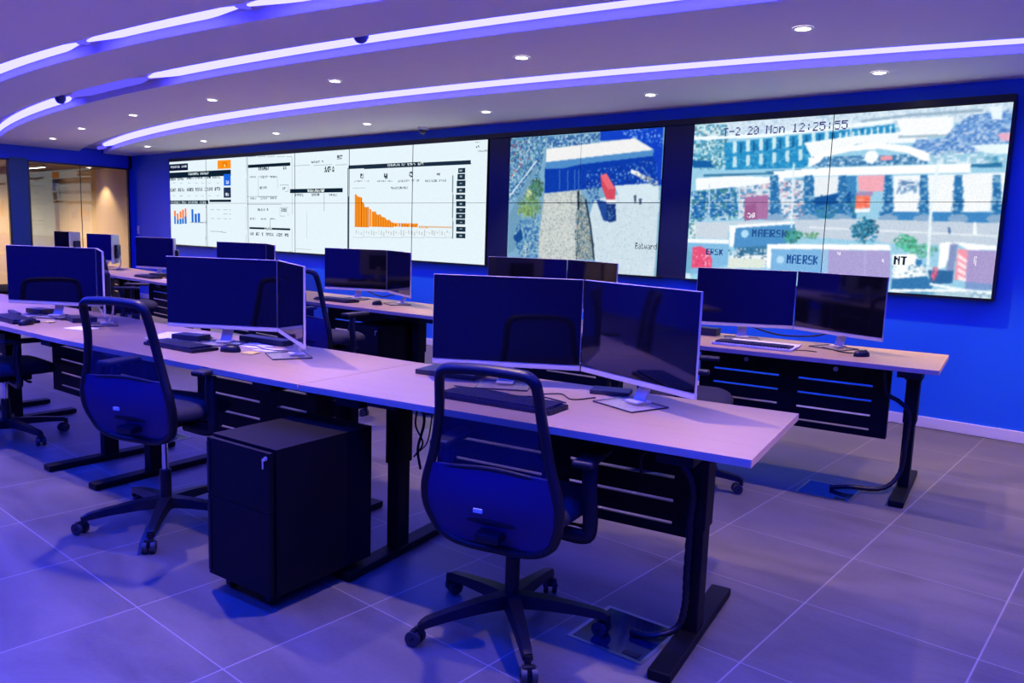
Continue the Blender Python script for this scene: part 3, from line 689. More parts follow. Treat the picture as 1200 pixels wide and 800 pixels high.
 ('p',(150,170,180),[(6.996,.63),(7.036,.63),(7.036,.615),(6.996,.615)]),
 ('p',(28,48,66),[(6.94,.583),(7.091,.583),(7.091,.524),(6.94,.524)]),
 ('p',(150,170,180),[(6.998,.561),(7.038,.561),(7.038,.546),(6.998,.546)]),
 ('p',(28,48,66),[(6.942,.511),(7.094,.511),(7.094,.453),(6.942,.453)]),
 ('p',(150,170,180),[(7.001,.489),(7.041,.489),(7.041,.475),(7.001,.475)]),
 ('p',(28,48,66),[(6.945,.432),(7.096,.432),(7.096,.375),(6.945,.375)]),
 ('p',(150,170,180),[(7.003,.411),(7.043,.411),(7.043,.396),(7.003,.396)]),
 ('p',(28,48,66),[(6.947,.351),(7.099,.351),(7.099,.295),(6.947,.295)]),
 ('p',(150,170,180),[(7.006,.33),(7.046,.33),(7.046,.316),(7.006,.316)]),
 ('t',(110,125,135),'LOGIN',7.227,1.38,.061,.015,0),
 ('t',(110,125,135),'EN',7.229,1.33,.062,.014,0),
 ('t',(110,125,135),'SETTINGS',7.268,1.278,.160,.010,0),
]
ART_d2 = [
 ('p',(120,165,195),[(-.186,1.627),(2.047,1.476),(2.151,-.036),(-.111,-.178)]),
 ('n',[(20,50,110),(70,130,190),(190,215,225),(90,150,150),(30,90,160)],.03,.8,[(-.029,1.442),(.509,1.412),(.421,.969),(.15,.689),(.001,.734)]),
 ('n',[(15,50,130),(60,120,180),(180,205,220),(40,90,150)],.035,.85,[(.51,1.391),(1.229,1.393),(1.234,1.313),(.518,1.243)]),
 ('p',(15,60,190),[(1.179,1.415),(1.898,1.411),(1.908,.862),(1.82,.863),(1.797,1.209),(1.61,1.313),(1.185,1.315)]),
 ('n',[(60,130,220),(160,200,235)],.03,.25,[(1.325,1.407),(1.898,1.411),(1.897,1.223),(1.657,1.292)]),
 ('p',(105,150,180),[(.008,.577),(.359,1.1),(.416,1.077),(.136,.689),(.251,.38),(.085,.174),(.012,.149)]),
 ('l',(215,230,240),.015,[(.014,.778),(.371,1.142)]),
 ('l',(200,220,230),.012,[(.021,.956),(.267,1.275)]),
 ('n',[(40,70,130),(170,70,90),(120,160,190)],.04,.35,[(.021,.956),(.005,1.33),(.204,1.407),(.272,1.167)]),
 ('p',(70,110,160),[(.14,.909),(.177,.876),(.213,.886),(.197,.926)]),
 ('p',(10,55,165),[(.493,1.074),(1.798,1.19),(1.886,.862),(1.774,.883),(.962,.834),(.499,.801)]),
 ('n',[(60,120,200),(140,180,215),(15,40,120)],.03,.3,[(1.028,1.018),(1.848,1.111),(1.863,.882),(1.038,.833)]),
 ('p',(232,232,232),[(.503,1.265),(1.583,1.319),(1.809,1.199),(.502,1.127)]),
 ('p',(75,135,195),[(.502,1.127),(1.809,1.199),(1.801,1.142),(.973,1.091),(.742,1.057),(.5,1.053)]),
 ('l',(60,110,190),.012,[(.69,1.037),(.7,.837)]),
 ('l',(60,110,190),.012,[(.796,1.034),(.806,.836)]),
 ('l',(60,110,190),.012,[(.887,1.032),(.897,.835)]),
 ('l',(60,110,190),.012,[(.938,1.031),(.949,.834)]),
 ('p',(196,203,200),[(.499,.796),(.962,.83),(1.053,.565),(1.002,.104),(.435,.099),(.44,.297)]),
 ('p',(198,215,225),[(1.145,.73),(1.886,.862),(1.896,.709),(1.888,-.003),(1.457,.002),(1.154,.132),(1.058,.482)]),
 ('p',(205,222,232),[(1.381,.869),(1.774,.883),(1.889,.824),(1.874,.709),(1.462,.709)]),
 ('n',[(215,218,212),(170,180,185),(120,130,140)],.02,.4,[(.499,.796),(.962,.83),(1.053,.565),(1.002,.104),(.435,.099),(.44,.297)]),
 ('n',[(210,225,235),(175,200,215)],.03,.18,[(1.147,.689),(1.895,.728),(1.888,-.003),(1.457,.002),(1.154,.132)]),
 ('p',(150,150,140),[(.939,.783),(1.003,.782),(1.081,.524),(1.171,.278),(1.154,.132),(.949,.122),(.934,.396)]),
 ('n',[(40,70,90),(210,215,210),(120,150,160),(70,130,180)],.022,.75,[(.926,.783),(1.028,.782),(1.094,.524),(1.171,.278),(1.166,.132),(.944,.122),(.921,.396)]),
 ('l',(30,50,70),.02,[(1.039,.73),(1.109,.483),(1.143,.318),(1.174,.132)]),
 ('l',(25,40,60),.02,[(.942,.814),(.952,.648)]),
 ('e',(60,110,80),.385,.851,.111,.108,.75),
 ('e',(110,150,90),.309,.667,.169,.131,.75),
 ('e',(190,200,130),.275,.798,.062,.048,.6),
 ('e',(140,175,100),.24,.623,.114,.066,.6),
 ('n',[(20,70,150),(60,120,170),(150,190,200)],.03,.85,[(.158,.512),(.441,.559),(.45,.1),(.207,.089),(.078,.331)]),
 ('p',(20,70,140),[(.078,.331),(.191,.423),(.225,.313),(.14,.266)]),
 ('n',[(215,220,225),(170,185,170)],.03,.6,[(.255,.292),(.341,.294),(.293,.093),(.191,.111)]),
 ('p',(30,70,150),[(1.17,.73),(1.294,.709),(1.41,.589),(1.378,.512),(1.268,.527)]),
 ('p',(205,70,90),[(1.205,.973),(1.277,.992),(1.395,.839),(1.394,.729),(1.293,.73),(1.223,.872)]),
 ('p',(225,100,115),[(1.205,.973),(1.277,.992),(1.387,.839),(1.306,.83)]),
 ('p',(20,50,120),[(1.294,.699),(1.403,.699),(1.421,.529),(1.342,.511),(1.298,.547)]),
 ('p',(235,235,240),[(1.288,.726),(1.401,.725),(1.403,.701),(1.294,.701)]),
 ('n',[(90,140,200),(20,40,100)],.03,.5,[(1.295,.689),(1.404,.689),(1.412,.549),(1.316,.537)]),
 ('n',[(20,60,140),(110,160,200)],.03,.8,[(1.037,.854),(1.186,.872),(1.219,.73),(1.072,.689)]),
 ('p',(240,240,240),[(1.56,1.024),(1.653,.998),(1.726,.923),(1.562,.985)]),
 ('n',[(235,240,240),(130,150,170),(220,200,150)],.03,.8,[(1.584,1.0),(1.677,.982),(1.873,.901),(1.877,.834),(1.681,.924)]),
 ('p',(60,80,110),[(1.61,.768),(1.64,.778),(1.638,.699),(1.621,.705)]),
 ('p',(60,80,110),[(1.67,.738),(1.704,.738),(1.7,.693),(1.677,.693)]),
 ('t',(15,35,50),'Eatward',1.538,.246,.276,.069,1),
]
ART_d3 = [
 ('p',(150,200,225),[(-.188,1.71),(2.541,1.472),(2.697,-.048),(-.051,-.28)]),
 ('p',(205,222,235),[(-.024,1.441),(1.414,1.436),(2.512,1.415),(2.525,1.295),(1.727,1.283),(-.011,1.26)]),
 ('n',[(180,205,225),(225,235,245),(160,190,215)],.03,.5,[(-.024,1.441),(1.414,1.436),(2.512,1.415),(2.525,1.295),(1.727,1.283),(-.011,1.26)]),
 ('n',[(20,120,170),(200,225,225),(100,170,190),(40,90,110)],.035,.85,[(-.022,1.415),(.316,1.394),(.372,1.016),(.006,1.027)]),
 ('l',(235,245,250),.03,[(-.013,1.286),(.668,1.275),(1.681,1.33)]),
 ('p',(40,140,195),[(.301,1.232),(1.248,1.278),(1.714,1.306),(1.724,1.196),(1.259,1.151),(1.104,1.053),(1.038,.992),(.332,.992)]),
 ('n',[(90,180,215),(25,110,170)],.03,.35,[(.301,1.232),(1.248,1.278),(1.714,1.306),(1.724,1.196),(1.259,1.151),(1.038,.992),(.332,.992)]),
 ('p',(200,228,235),[(.382,1.236),(.419,1.239),(.427,1.139),(.39,1.136)]),
 ('p',(190,220,230),[(.392,1.106),(.429,1.109),(.437,1.014),(.399,1.01)]),
 ('p',(25,95,150),[(.447,1.223),(.469,1.224),(.475,1.137),(.454,1.133)]),
 ('p',(200,228,235),[(.504,1.242),(.541,1.245),(.549,1.146),(.512,1.143)]),
 ('p',(190,220,230),[(.514,1.113),(.551,1.117),(.558,1.023),(.522,1.019)]),
 ('p',(25,95,150),[(.568,1.229),(.589,1.23),(.596,1.145),(.575,1.14)]),
 ('p',(200,228,235),[(.624,1.248),(.66,1.251),(.667,1.154),(.632,1.15)]),
 ('p',(190,220,230),[(.634,1.121),(.67,1.124),(.677,1.032),(.641,1.028)]),
 ('p',(25,95,150),[(.686,1.235),(.707,1.237),(.713,1.152),(.693,1.148)]),
 ('p',(200,228,235),[(.741,1.254),(.776,1.257),(.783,1.161),(.749,1.157)]),
 ('p',(190,220,230),[(.751,1.128),(.786,1.132),(.793,1.04),(.758,1.036)]),
 ('p',(25,95,150),[(.802,1.241),(.822,1.243),(.829,1.159),(.809,1.155)]),
 ('p',(200,228,235),[(.855,1.26),(.889,1.263),(.897,1.168),(.863,1.164)]),
 ('p',(190,220,230),[(.865,1.136),(.899,1.139),(.907,1.048),(.873,1.045)]),
 ('p',(25,95,150),[(.915,1.247),(.934,1.249),(.941,1.166),(.922,1.162)]),
 ('p',(200,228,235),[(.967,1.266),(1,1.269),(1.008,1.174),(.975,1.171)]),
 ('p',(190,220,230),[(.977,1.143),(1.011,1.146),(1.018,1.056),(.985,1.053)]),
 ('p',(25,95,150),[(1.026,1.253),(1.045,1.255),(1.052,1.172),(1.033,1.169)]),
 ('p',(200,228,235),[(1.077,1.271),(1.109,1.274),(1.117,1.181),(1.084,1.178)]),
 ('p',(190,220,230),[(1.087,1.15),(1.12,1.153),(1.127,1.064),(1.094,1.061)]),
 ('p',(25,95,150),[(1.134,1.259),(1.153,1.26),(1.16,1.179),(1.141,1.175)]),
 ('p',(200,228,235),[(1.184,1.277),(1.216,1.28),(1.224,1.187),(1.192,1.184)]),
 ('p',(190,220,230),[(1.194,1.157),(1.226,1.16),(1.234,1.072),(1.202,1.068)]),
 ('p',(25,95,150),[(1.24,1.265),(1.258,1.266),(1.265,1.185),(1.247,1.182)]),
 ('p',(215,235,240),[(1.295,1.259),(1.311,1.261),(1.319,1.172),(1.303,1.168)]),
 ('p',(215,235,240),[(1.344,1.264),(1.36,1.265),(1.368,1.176),(1.352,1.173)]),
 ('p',(215,235,240),[(1.393,1.268),(1.409,1.27),(1.416,1.181),(1.401,1.178)]),
 ('p',(215,235,240),[(1.441,1.273),(1.457,1.274),(1.464,1.186),(1.449,1.182)]),
 ('p',(215,235,240),[(1.489,1.277),(1.504,1.278),(1.512,1.191),(1.497,1.187)]),
 ('p',(215,235,240),[(1.537,1.281),(1.551,1.283),(1.559,1.196),(1.545,1.192)]),
 ('p',(215,235,240),[(1.583,1.286),(1.598,1.287),(1.606,1.2),(1.591,1.197)]),
 ('p',(215,235,240),[(1.63,1.29),(1.644,1.291),(1.652,1.205),(1.638,1.201)]),
 ('p',(215,235,240),[(1.676,1.294),(1.69,1.295),(1.698,1.21),(1.684,1.206)]),
 ('n',[(30,120,160),(230,240,240),(120,180,200)],.03,.7,[(.061,1.256),(.3,1.245),(.332,.992),(.08,.999)]),
 ('p',(238,242,246),[(1.021,1.197),(1.432,1.234),(1.953,1.248),(1.962,1.152),(1.438,1.166),(1.104,1.053)]),
 ('p',(240,243,245),[(1.721,1.344),(2.12,1.334),(2.131,1.217),(2.075,1.199),(1.774,1.215)]),
 ('l',(150,175,195),.02,[(1.466,1.344),(1.801,1.365),(2.303,1.367)]),
 ('l',(160,185,200),.02,[(1.755,1.205),(2.114,1.197)]),
 ('p',(110,155,210),[(2.127,1.259),(2.232,1.335),(2.501,1.356),(2.512,1.075),(2.031,1.053),(1.827,1.093),(1.88,1.177),(2.077,1.178)]),
 ('n',[(80,130,200),(150,185,225),(200,215,235),(60,110,180)],.03,.8,[(2.127,1.259),(2.232,1.335),(2.501,1.356),(2.512,1.075),(2.031,1.053),(1.827,1.093),(1.88,1.177),(2.077,1.178)]),
 ('p',(225,238,248),[(2.346,1.388),(2.427,1.392),(2.437,1.29),(2.374,1.295)]),
 ('p',(225,170,195),[(2.411,1.191),(2.5,1.196),(2.502,1.136),(2.452,1.142)]),
 ('p',(225,240,245),[(2.254,1.117),(2.507,1.119),(2.506,1.045),(2.426,1.048),(2.333,1.062)]),
 ('p',(70,150,185),[(2.346,1.031),(2.436,1.033),(2.438,.976),(2.359,.983)]),
 ('n',[(235,240,245),(150,190,210)],.035,.7,[(1.948,1.088),(2.294,1.084),(2.5,1.015),(2.504,.974),(1.977,.991)]),
 ('p',(70,130,180),[(1.102,1.077),(1.97,1.066),(1.977,.991),(1.11,.99)]),
 ('n',[(230,240,245),(140,175,205),(40,100,150)],.03,.6,[(1.102,1.077),(1.97,1.066),(1.977,.991),(1.11,.99)]),
 ('p',(232,150,165),[(1.631,1.064),(1.716,1.065),(1.719,1.03),(1.634,1.028)]),
 ('e',(240,243,246),1.561,1.06,.047,.045,1.0),
 ('p',(246,246,246),[(1.103,1.065),(1.169,1.121),(1.394,1.157),(1.611,1.167),(1.823,1.135),(1.948,1.088),(1.98,1.066),(1.985,1.012),(1.935,1.018),(1.828,1.078),(1.615,1.122),(1.398,1.111),(1.196,1.073),(1.154,1.028),(1.074,.996),(1.067,1.078)]),
 ('p',(40,110,160),[(.692,.97),(1.227,.986),(2.304,.98),(2.468,.985),(2.471,.951),(2.27,.957),(.771,.944)]),
 ('p',(244,246,247),[(.769,.968),(1.227,.986),(2.267,.986),(2.273,.919),(1.068,.92),(.799,.902)]),
 ('p',(240,243,245),[(2.312,.908),(2.493,.914),(2.5,.842),(2.317,.851)]),
 ('p',(238,242,245),[(.042,.922),(.431,.939),(.874,.91),(.879,.845),(.439,.839),(.05,.813)]),
 ('l',(60,120,160),.02,[(.126,.946),(.77,.951)]),
 ('p',(20,90,160),[(-.014,1.092),(.174,1.073),(.22,1.015),(.006,1.022)]),
 ('p',(45,115,180),[(.036,.805),(.439,.839),(.485,.587),(.024,.556)]),
 ('n',[(20,80,150),(120,170,200),(210,225,230),(70,140,130)],.035,.7,[(.007,.805),(.52,.838),(.541,.562),(.012,.529)]),
 ('p',(200,215,228),[(.466,.838),(1.045,.902),(1.073,.569),(.487,.562)]),
 ('n',[(60,130,185),(230,235,240),(200,150,170),(40,100,160)],.035,.65,[(.479,.838),(1.045,.902),(1.073,.569),(.501,.562)]),
 ('p',(60,130,185),[(1.044,.914),(1.46,.916),(1.49,.573),(1.073,.569)]),
 ('p',(225,232,238),[(1.128,.912),(1.325,.912),(1.325,.781),(1.143,.735)]),
 ('n',[(25,85,150),(120,170,205),(50,120,130)],.035,.5,[(1.057,.759),(1.472,.78),(1.49,.573),(1.073,.569)]),
 ('p',(20,80,150),[(1.072,.731),(1.426,.791),(1.434,.7),(1.088,.676)]),
 ('p',(236,240,243),[(1.741,.906),(2.493,.914),(2.497,.699),(2.485,.637),(1.766,.633)]),
 ('p',(60,130,190),[(1.66,.632),(2.494,.631),(2.493,.554),(1.666,.564)]),
 ('p',(45,115,175),[(.754,.932),(.819,.935),(.855,.615),(.769,.609)]),
 ('n',[(150,190,215),(30,90,150)],.03,.5,[(.749,.927),(.825,.931),(.879,.566),(.748,.56)]),
 ('e',(130,165,200),.814,.565,.08,.035,1.0),
 ('p',(45,115,175),[(1.051,.925),(1.112,.929),(1.148,.617),(1.067,.612)]),
 ('n',[(150,190,215),(30,90,150)],.03,.5,[(1.046,.921),(1.118,.924),(1.171,.57),(1.047,.563)]),
 ('e',(130,165,200),1.109,.569,.076,.033,1.0),
 ('p',(45,115,175),[(1.32,.919),(1.379,.923),(1.414,.619),(1.338,.614)]),
 ('n',[(150,190,215),(30,90,150)],.03,.5,[(1.316,.915),(1.384,.918),(1.436,.573),(1.319,.567)]),
 ('e',(130,165,200),1.378,.572,.072,.033,1.0),
 ('p',(45,115,175),[(1.673,.912),(1.727,.915),(1.763,.621),(1.691,.616)]),
 ('n',[(150,190,215),(30,90,150)],.03,.5,[(1.669,.907),(1.732,.91),(1.783,.577),(1.674,.571)]),
 ('e',(130,165,200),1.729,.576,.067,.032,1.0),
 ('p',(45,115,175),[(1.931,.906),(1.983,.909),(2.018,.623),(1.95,.618)]),
 ('n',[(150,190,215),(30,90,150)],.03,.5,[(1.928,.901),(1.988,.904),(2.038,.58),(1.934,.574)]),
 ('e',(130,165,200),1.986,.579,.064,.031,1.0),
 ('p',(45,115,175),[(2.167,.9),(2.217,.904),(2.251,.625),(2.187,.62)]),
 ('n',[(150,190,215),(30,90,150)],.03,.5,[(2.164,.896),(2.221,.899),(2.271,.583),(2.172,.577)]),
 ('e',(130,165,200),2.221,.582,.061,.03,1.0),
 ('p',(45,115,175),[(2.419,.895),(2.466,.898),(2.5,.627),(2.439,.622)]),
 ('n',[(150,190,215),(30,90,150)],.03,.5,[(2.416,.891),(2.47,.894),(2.519,.586),(2.425,.58)]),
 ('e',(130,165,200),2.472,.585,.057,.029,1.0),
 ('n',[(90,140,190),(190,210,230),(40,90,150)],.03,.8,[(1.785,.876),(1.917,.884),(1.948,.775),(1.774,.766)]),
 ('p',(235,240,245),[(1.774,.766),(1.938,.775),(1.952,.727),(1.779,.721)]),
 ('p',(165,110,160),[(.532,.75),(.747,.766),(.755,.565),(.542,.55)]),
 ('p',(150,90,140),[(.537,.675),(.636,.7),(.659,.564),(.542,.545)]),
 ('t',(230,220,235),'WS',.567,.562,.074,.063,0),
 ('p',(235,165,180),[(1.471,.916),(1.677,.916),(1.677,.789),(1.489,.791)]),
 ('p',(160,140,180),[(1.467,.784),(1.602,.79),(1.595,.751),(1.474,.752)]),
 ('p',(240,120,95),[(1.47,.752),(1.579,.756),(1.584,.661),(1.472,.654)]),
 ('n',[(250,190,170),(235,100,90)],.03,.5,[(1.475,.748),(1.575,.751),(1.581,.665),(1.476,.661)]),
 ('p',(235,240,245),[(1.472,.654),(1.588,.659),(1.586,.631),(1.474,.624)]),
 ('p',(196,208,220),[(.027,.524),(1.445,.573),(2.502,.555),(2.491,.399),(1.766,.397),(.409,.522),(.392,.381),(.007,.384)]),
 ('p',(190,203,218),[(.927,.555),(2.497,.554),(2.489,.378),(2.134,.387),(1.767,.386),(1.037,.424)]),
 ('l',(220,228,236),.015,[(1.127,.498),(2.484,.461)]),
 ('p',(60,100,150),[(2.16,.517),(2.176,.517),(2.184,.47),(2.169,.47)]),
 ('p',(240,245,248),[(2.327,.562),(2.342,.563),(2.359,.468),(2.333,.467)]),
 ('n',[(40,120,130),(220,235,230)],.03,.7,[(-.003,.529),(.068,.557),(.096,.373),(.007,.384)]),
 ('e',(30,110,150),1.56,.483,.104,.1,.85),
 ('e',(80,160,190),1.54,.505,.088,.069,.35),
 ('e',(60,140,120),.975,.429,.093,.063,.8),
 ('e',(70,165,130),1.872,.389,.092,.071,.85),
 ('e',(90,175,140),1.999,.338,.1,.057,.7),
 ('e',(70,150,90),1.145,.431,.071,.029,.6),
 ('e',(90,160,190),1.583,.396,.113,.021,.5),
 ('p',(240,243,245),[(.405,.504),(.99,.548),(1.011,.495),(.481,.465),(.452,.306),(.419,.318)]),
 ('p',(75,140,195),[(.466,.48),(.999,.524),(.92,.335),(.458,.306)]),
 ('p',(75,140,195),[(.466,.48),(.999,.524),(1.011,.374),(.458,.306)]),
 ('t',(40,85,145),'MAERSK',.619,.405,.326,.069,1),
 ('e',(170,215,240),.556,.431,.032,.031,1.0),
 ('p',(60,120,160),[(.466,.307),(.944,.348),(.774,.255),(.512,.232)]),
 ('p',(230,235,238),[(.425,.228),(.774,.255),(.771,.143),(.424,.13)]),
 ('n',[(40,90,130),(220,225,228)],.03,.5,[(.411,.305),(.771,.305),(.781,.168),(.423,.151)]),
 ('p',(215,225,215),[(.419,.207),(.752,.217),(.758,.137),(.411,.119)]),
 ('e',(60,140,120),.975,.429,.093,.063,.75),
 ('p',(235,240,243),[(-.007,.375),(.414,.377),(.412,.336),(.001,.338)]),
 ('p',(125,180,220),[(.001,.338),(.412,.336),(.415,.15),(.018,.024)]),
 ('t',(30,60,120),'ERSK',.192,.232,.173,.057,1),
 ('p',(225,80,120),[(.052,.292),(.129,.308),(.218,.272),(.261,.182),(.258,.111),(.056,.101)]),
 ('n',[(240,200,215),(180,60,100)],.03,.3,[(.074,.266),(.219,.259),(.248,.129),(.07,.12)]),
 ('p',(110,170,200),[(-.001,.29),(.047,.239),(.053,.026),(-.006,.022)]),
 ('p',(200,225,235),[(-.008,.049),(.051,.047),(.055,-.001),(-.004,-.005)]),
 ('p',(244,246,247),[(.767,.347),(1.758,.375),(1.777,.33),(.822,.307),(.815,.14),(.779,.138)]),
 ('p',(120,175,220),[(.809,.306),(1.237,.319),(1.256,.096),(.82,.07)]),
 ('t',(40,85,150),'MAERSK',.95,.189,.273,.073,1),
 ('e',(175,215,240),.895,.216,.03,.029,1.0),
 ('p',(165,155,205),[(1.289,.317),(1.769,.325),(1.791,.082),(1.306,.063)]),
 ('p',(150,190,225),[(1.237,.319),(1.289,.319),(1.305,.075),(1.258,.072)]),
 ('t',(230,225,240),'C',1.365,.272,.030,.036,0),
 ('t',(230,225,240),'U',1.714,.225,.022,.040,0),
 ('l',(180,170,215),.01,[(1.579,.318),(1.599,.093)]),
 ('p',(243,245,245),[(1.786,.297),(1.951,.31),(2.009,.228),(2.058,.143),(1.804,.105)]),
 ('t',(15,35,60),'NT',1.804,.218,.097,.067,1),
 ('p',(50,120,180),[(1.961,.27),(2.006,.261),(2.008,.206),(1.966,.215)]),
 ('n',[(230,240,240),(80,140,180),(190,210,220)],.035,.5,[(1.793,.218),(2.069,.231),(2.119,.124),(1.806,.082)]),
 ('p',(50,115,170),[(1.804,.105),(2.048,.142),(2.104,.079),(2.088,.034),(1.803,-.009)]),
 ('p',(45,100,155),[(2.054,.187),(2.23,.196),(2.23,.098),(2.084,.082)]),
 ('e',(215,90,120),2.1,.163,.024,.056,.7),
 ('p',(245,247,248),[(2.117,.397),(2.18,.41),(2.211,.389),(2.17,.215),(2.122,.201)]),
 ('p',(130,145,190),[(2.188,.389),(2.24,.39),(2.23,.196),(2.182,.189)]),
 ('p',(238,150,170),[(2.243,.358),(2.31,.354),(2.313,.136),(2.241,.121)]),
 ('p',(250,225,230),[(2.246,.326),(2.314,.275),(2.315,.25),(2.246,.294)]),
 ('p',(250,225,230),[(2.251,.273),(2.319,.229),(2.319,.203),(2.251,.24)]),
 ('p',(250,225,230),[(2.257,.219),(2.323,.182),(2.324,.156),(2.256,.187)]),
 ('p',(250,225,230),[(2.262,.165),(2.328,.135),(2.328,.109),(2.261,.133)]),
 ('p',(243,246,248),[(2.209,.411),(2.492,.388),(2.495,.357),(2.31,.354)]),
 ('p',(165,150,200),[(2.31,.35),(2.495,.353),(2.51,.064),(2.319,.072)]),
 ('p',(120,150,200),[(2.315,.115),(2.505,.11),(2.51,.064),(2.32,.061)]),
 ('t',(235,230,240),'IR',2.357,.224,.019,.097,0),
 ('p',(170,200,215),[(1.802,.003),(2.497,.063),(2.5,-.018),(1.805,-.027)]),
 ('p',(90,150,190),[(1.811,.026),(2.088,.034),(2.131,.004),(1.929,.0)]),
 ('l',(235,242,245),.02,[(2.084,.082),(2.321,.05),(2.499,.042)]),
 ('n',[(220,230,235),(120,160,190)],.03,.6,[(2.321,.05),(2.499,.042),(2.498,-.005),(2.326,.003)]),
 ('l',(240,244,246),.02,[(1.801,.014),(2.321,.05)]),
 ('l',(225,238,245),.02,[(2.047,.989),(2.032,.623),(2.05,.23)]),
 ('l',(215,232,242),.015,[(.946,1.023),(.97,.495)]),
 ('l',(215,232,240),.012,[(1.382,1.372),(1.387,1.236)]),
 ('l',(200,220,235),.012,[(.183,.868),(.196,.61)]),
]
ART_d3.append(('t',(60,60,120),'T-2 20 Mon 12:25:55',.285,1.29,1.08,.072,0,1))
ART_d2 = [o for o in ART_d2 if o[0] != 't']+[('t',(12,35,55),'Eatward',1.655,.258,.25,.058,0,1)]
video_wall(-13.54, 1.05, 6, 1.2435, .705, .0095, ART_d1, (218, 232, 238), 'wide white dashboard display on the video wall with an orange bar chart', bias)
video_wall(-5.75, 1.05, 2, .955, .705, .006, ART_d2, (120, 165, 195), 'middle video wall display with an aerial view of a lorry beside a canopy', haze)
video_wall(-3.53, 1.05, 2, 1.25, .705, .0055, ART_d3, (150, 200, 225), 'right video wall display with port traffic and shipping containers', haze)
def surround():
    t = thing('video_wall_surround', 'dark glossy panels filling the gaps between and above the video wall displays', 'panel', (0, YW, 0))
    MB().box((-5.91, -.035, 1.755), (.315, .068, 1.42), bev=.002).build('filler_panel', framem, t)
    MB().box((-3.685, -.035, 1.755), (.305, .068, 1.42), bev=.002).build('filler_panel', framem, t)
    b = MB(); b.box((-7.285, -.045, 2.49), (12.53, .09, .052), bev=.002); b.build('top_trim', dark, t)
    b = MB(); b.box((-9.81, -.04, 1.04), (7.47, .08, .014)); b.box((-4.79, -.04, 1.04), (1.94, .08, .014)); b.box((-2.28, -.04, 1.04), (2.52, .08, .014)); b.box((-1.022, -.04, 1.755), (.014, .08, 1.42)); b.box((-13.549, -.04, 1.755), (.014, .08, 1.42)); b.build('edge_trim', dark, t)
surround()
t = thing('wall_switch', 'small pale switch plate on the blue wall left of the displays', 'switch', (-14.95, YW, 1.27)); MB().box((0, -.008, 0), (.09, .016, .15), bev=.003).build('plate', greym, t); MB().box((0, -.019, .01), (.05, .008, .06), bev=.002).build('rocker', white, t)

# ------------------------------------------------------------------ desks
DZ = .77
def make_desk(W, D, label, loc, rz, pshift=0, pz=0, skew=0, knob=False, lu=.235):
    """local origin: right front corner on the floor, x runs left (negative), y away from the user"""
    t = thing('work_desk', label, 'desk', (*loc, 0), rz, 'height adjustable wooden desks')
    b = MB(); b.prism([(0, 0), (0, D), (-W+.005+D*math.tan(skew), D), (-W+.005, 0)], DZ-.025, DZ); o = b.build('tabletop', [wood, edge], t)
    for p in o.data.polygons:
        if abs(p.normal.z) < .5: p.material_index = 1
    for u in (-lu, -W+.26):
        b = MB(); b.box((u, .36, .019), (.078, .75, .032), bev=.006); b.box((u, .36, .002), (.05, .7, .006))
        o = b.build('foot', blackm)
        b = MB(); b.box((u, .34, .28), (.058, .085, .50), bev=.006); b.box((u, .34, .58), (.070, .10, .34), bev=.006); b.box((u, .34, .725), (.12, .66, .03), bev=.004); b.box((u+.0, .34, .69), (.09, .14, .05), bev=.004)
        l = b.build('leg', blackm, t); o.parent = l
    b = MB(); b.box((-W/2, .22, .722), (W-.5, .05, .035), bev=.003); b.box((-W/2, .50, .722), (W-.5, .05, .035), bev=.003); b.build('cross_rail', blackm, t)
    # modesty panel with ventilation slots
    y = .45; x1 = -.27+pshift; x0 = x1-1.16; z0 = .27+pz; z1 = .742
    rows = [.315+pz, .40+pz, .49+pz, .58+pz]; gs = [(x1-1.065, x1-.645), (x1-.525, x1-.095)]
    b = MB(); hs = .013; zc = z0
    for zr in rows+[None]:
        top = zr-hs/2 if zr else z1
        b.box(((x0+x1)/2, y, (zc+top)/2), (x1-x0, .012, top-zc))
        if zr:
            xc = x0
            for g0, g1 in gs+[(x1, None)]:
                b.box(((xc+g0)/2, y, zr), (g0-xc, .012, hs)); xc = g1
            zc = zr+hs/2
    b.box((x1-.006, y+.02, (z0+z1)/2), (.012, .05, z1-z0)); b.box((x0+.006, y+.02, (z0+z1)/2), (.012, .05, z1-z0)); b.box(((x0+x1)/2, y+.02, z0+.006), (x1-x0, .05, .012))
    p = b.build('modesty_panel', blackm, t)
    if knob:
        for g0, g1 in gs:
            MB().cyl(((g0+g1)/2, y-.004, .655), ((g0+g1)/2, y-.016, .655), .014, n=20).build('knob', greym, p)
    b = MB(); b.box((-W+.42, .05, .735), (.14, .07, .02), bev=.006); b.build('height_control', blackp, t)
    return t
def world(F, rot, u, v, z=0):
    a = R(rot); return (F[0]+u*math.cos(a)-v*math.sin(a), F[1]+u*math.sin(a)+v*math.cos(a), z)
def chain(F, rots, W):
    out = [(F, rots[0])]
    for r_ in rots[1:]:
        p = out[-1]; q = world(p[0], p[1], -W, 0); out.append(((q[0], q[1]), r_))
    return out
ROWA = chain((-.893, 2.165), [10.5, 7.1, 3.7, .3], 1.82)
ROWB = chain((-.898, 4.54), [8.0, 5.6, 3.0, .4, -2.4, -5.0, -7.8], 1.86)
nameA = ['wooden desk nearest the camera at the right end of the front row', 'wooden desk second from the right in the front row, with a yellow note', 'wooden desk third from the right in the front row, crowded with cables', 'wooden desk at the left frame edge, end of the front row']
nameB = ['wooden desk at the right end of the far row, beside the blue wall', 'wooden desk of the far row hidden behind the two nearest monitors', 'wooden desk of the far row with a black pedestal beneath, below the bar chart', 'wooden desk in the middle of the far row, behind the second pair of monitors', 'wooden desk of the far row in front of the corner, carrying a lone monitor', 'wooden desk of the far row in front of the glass partition', 'wooden desk at the far left end of the back row, by the window post']
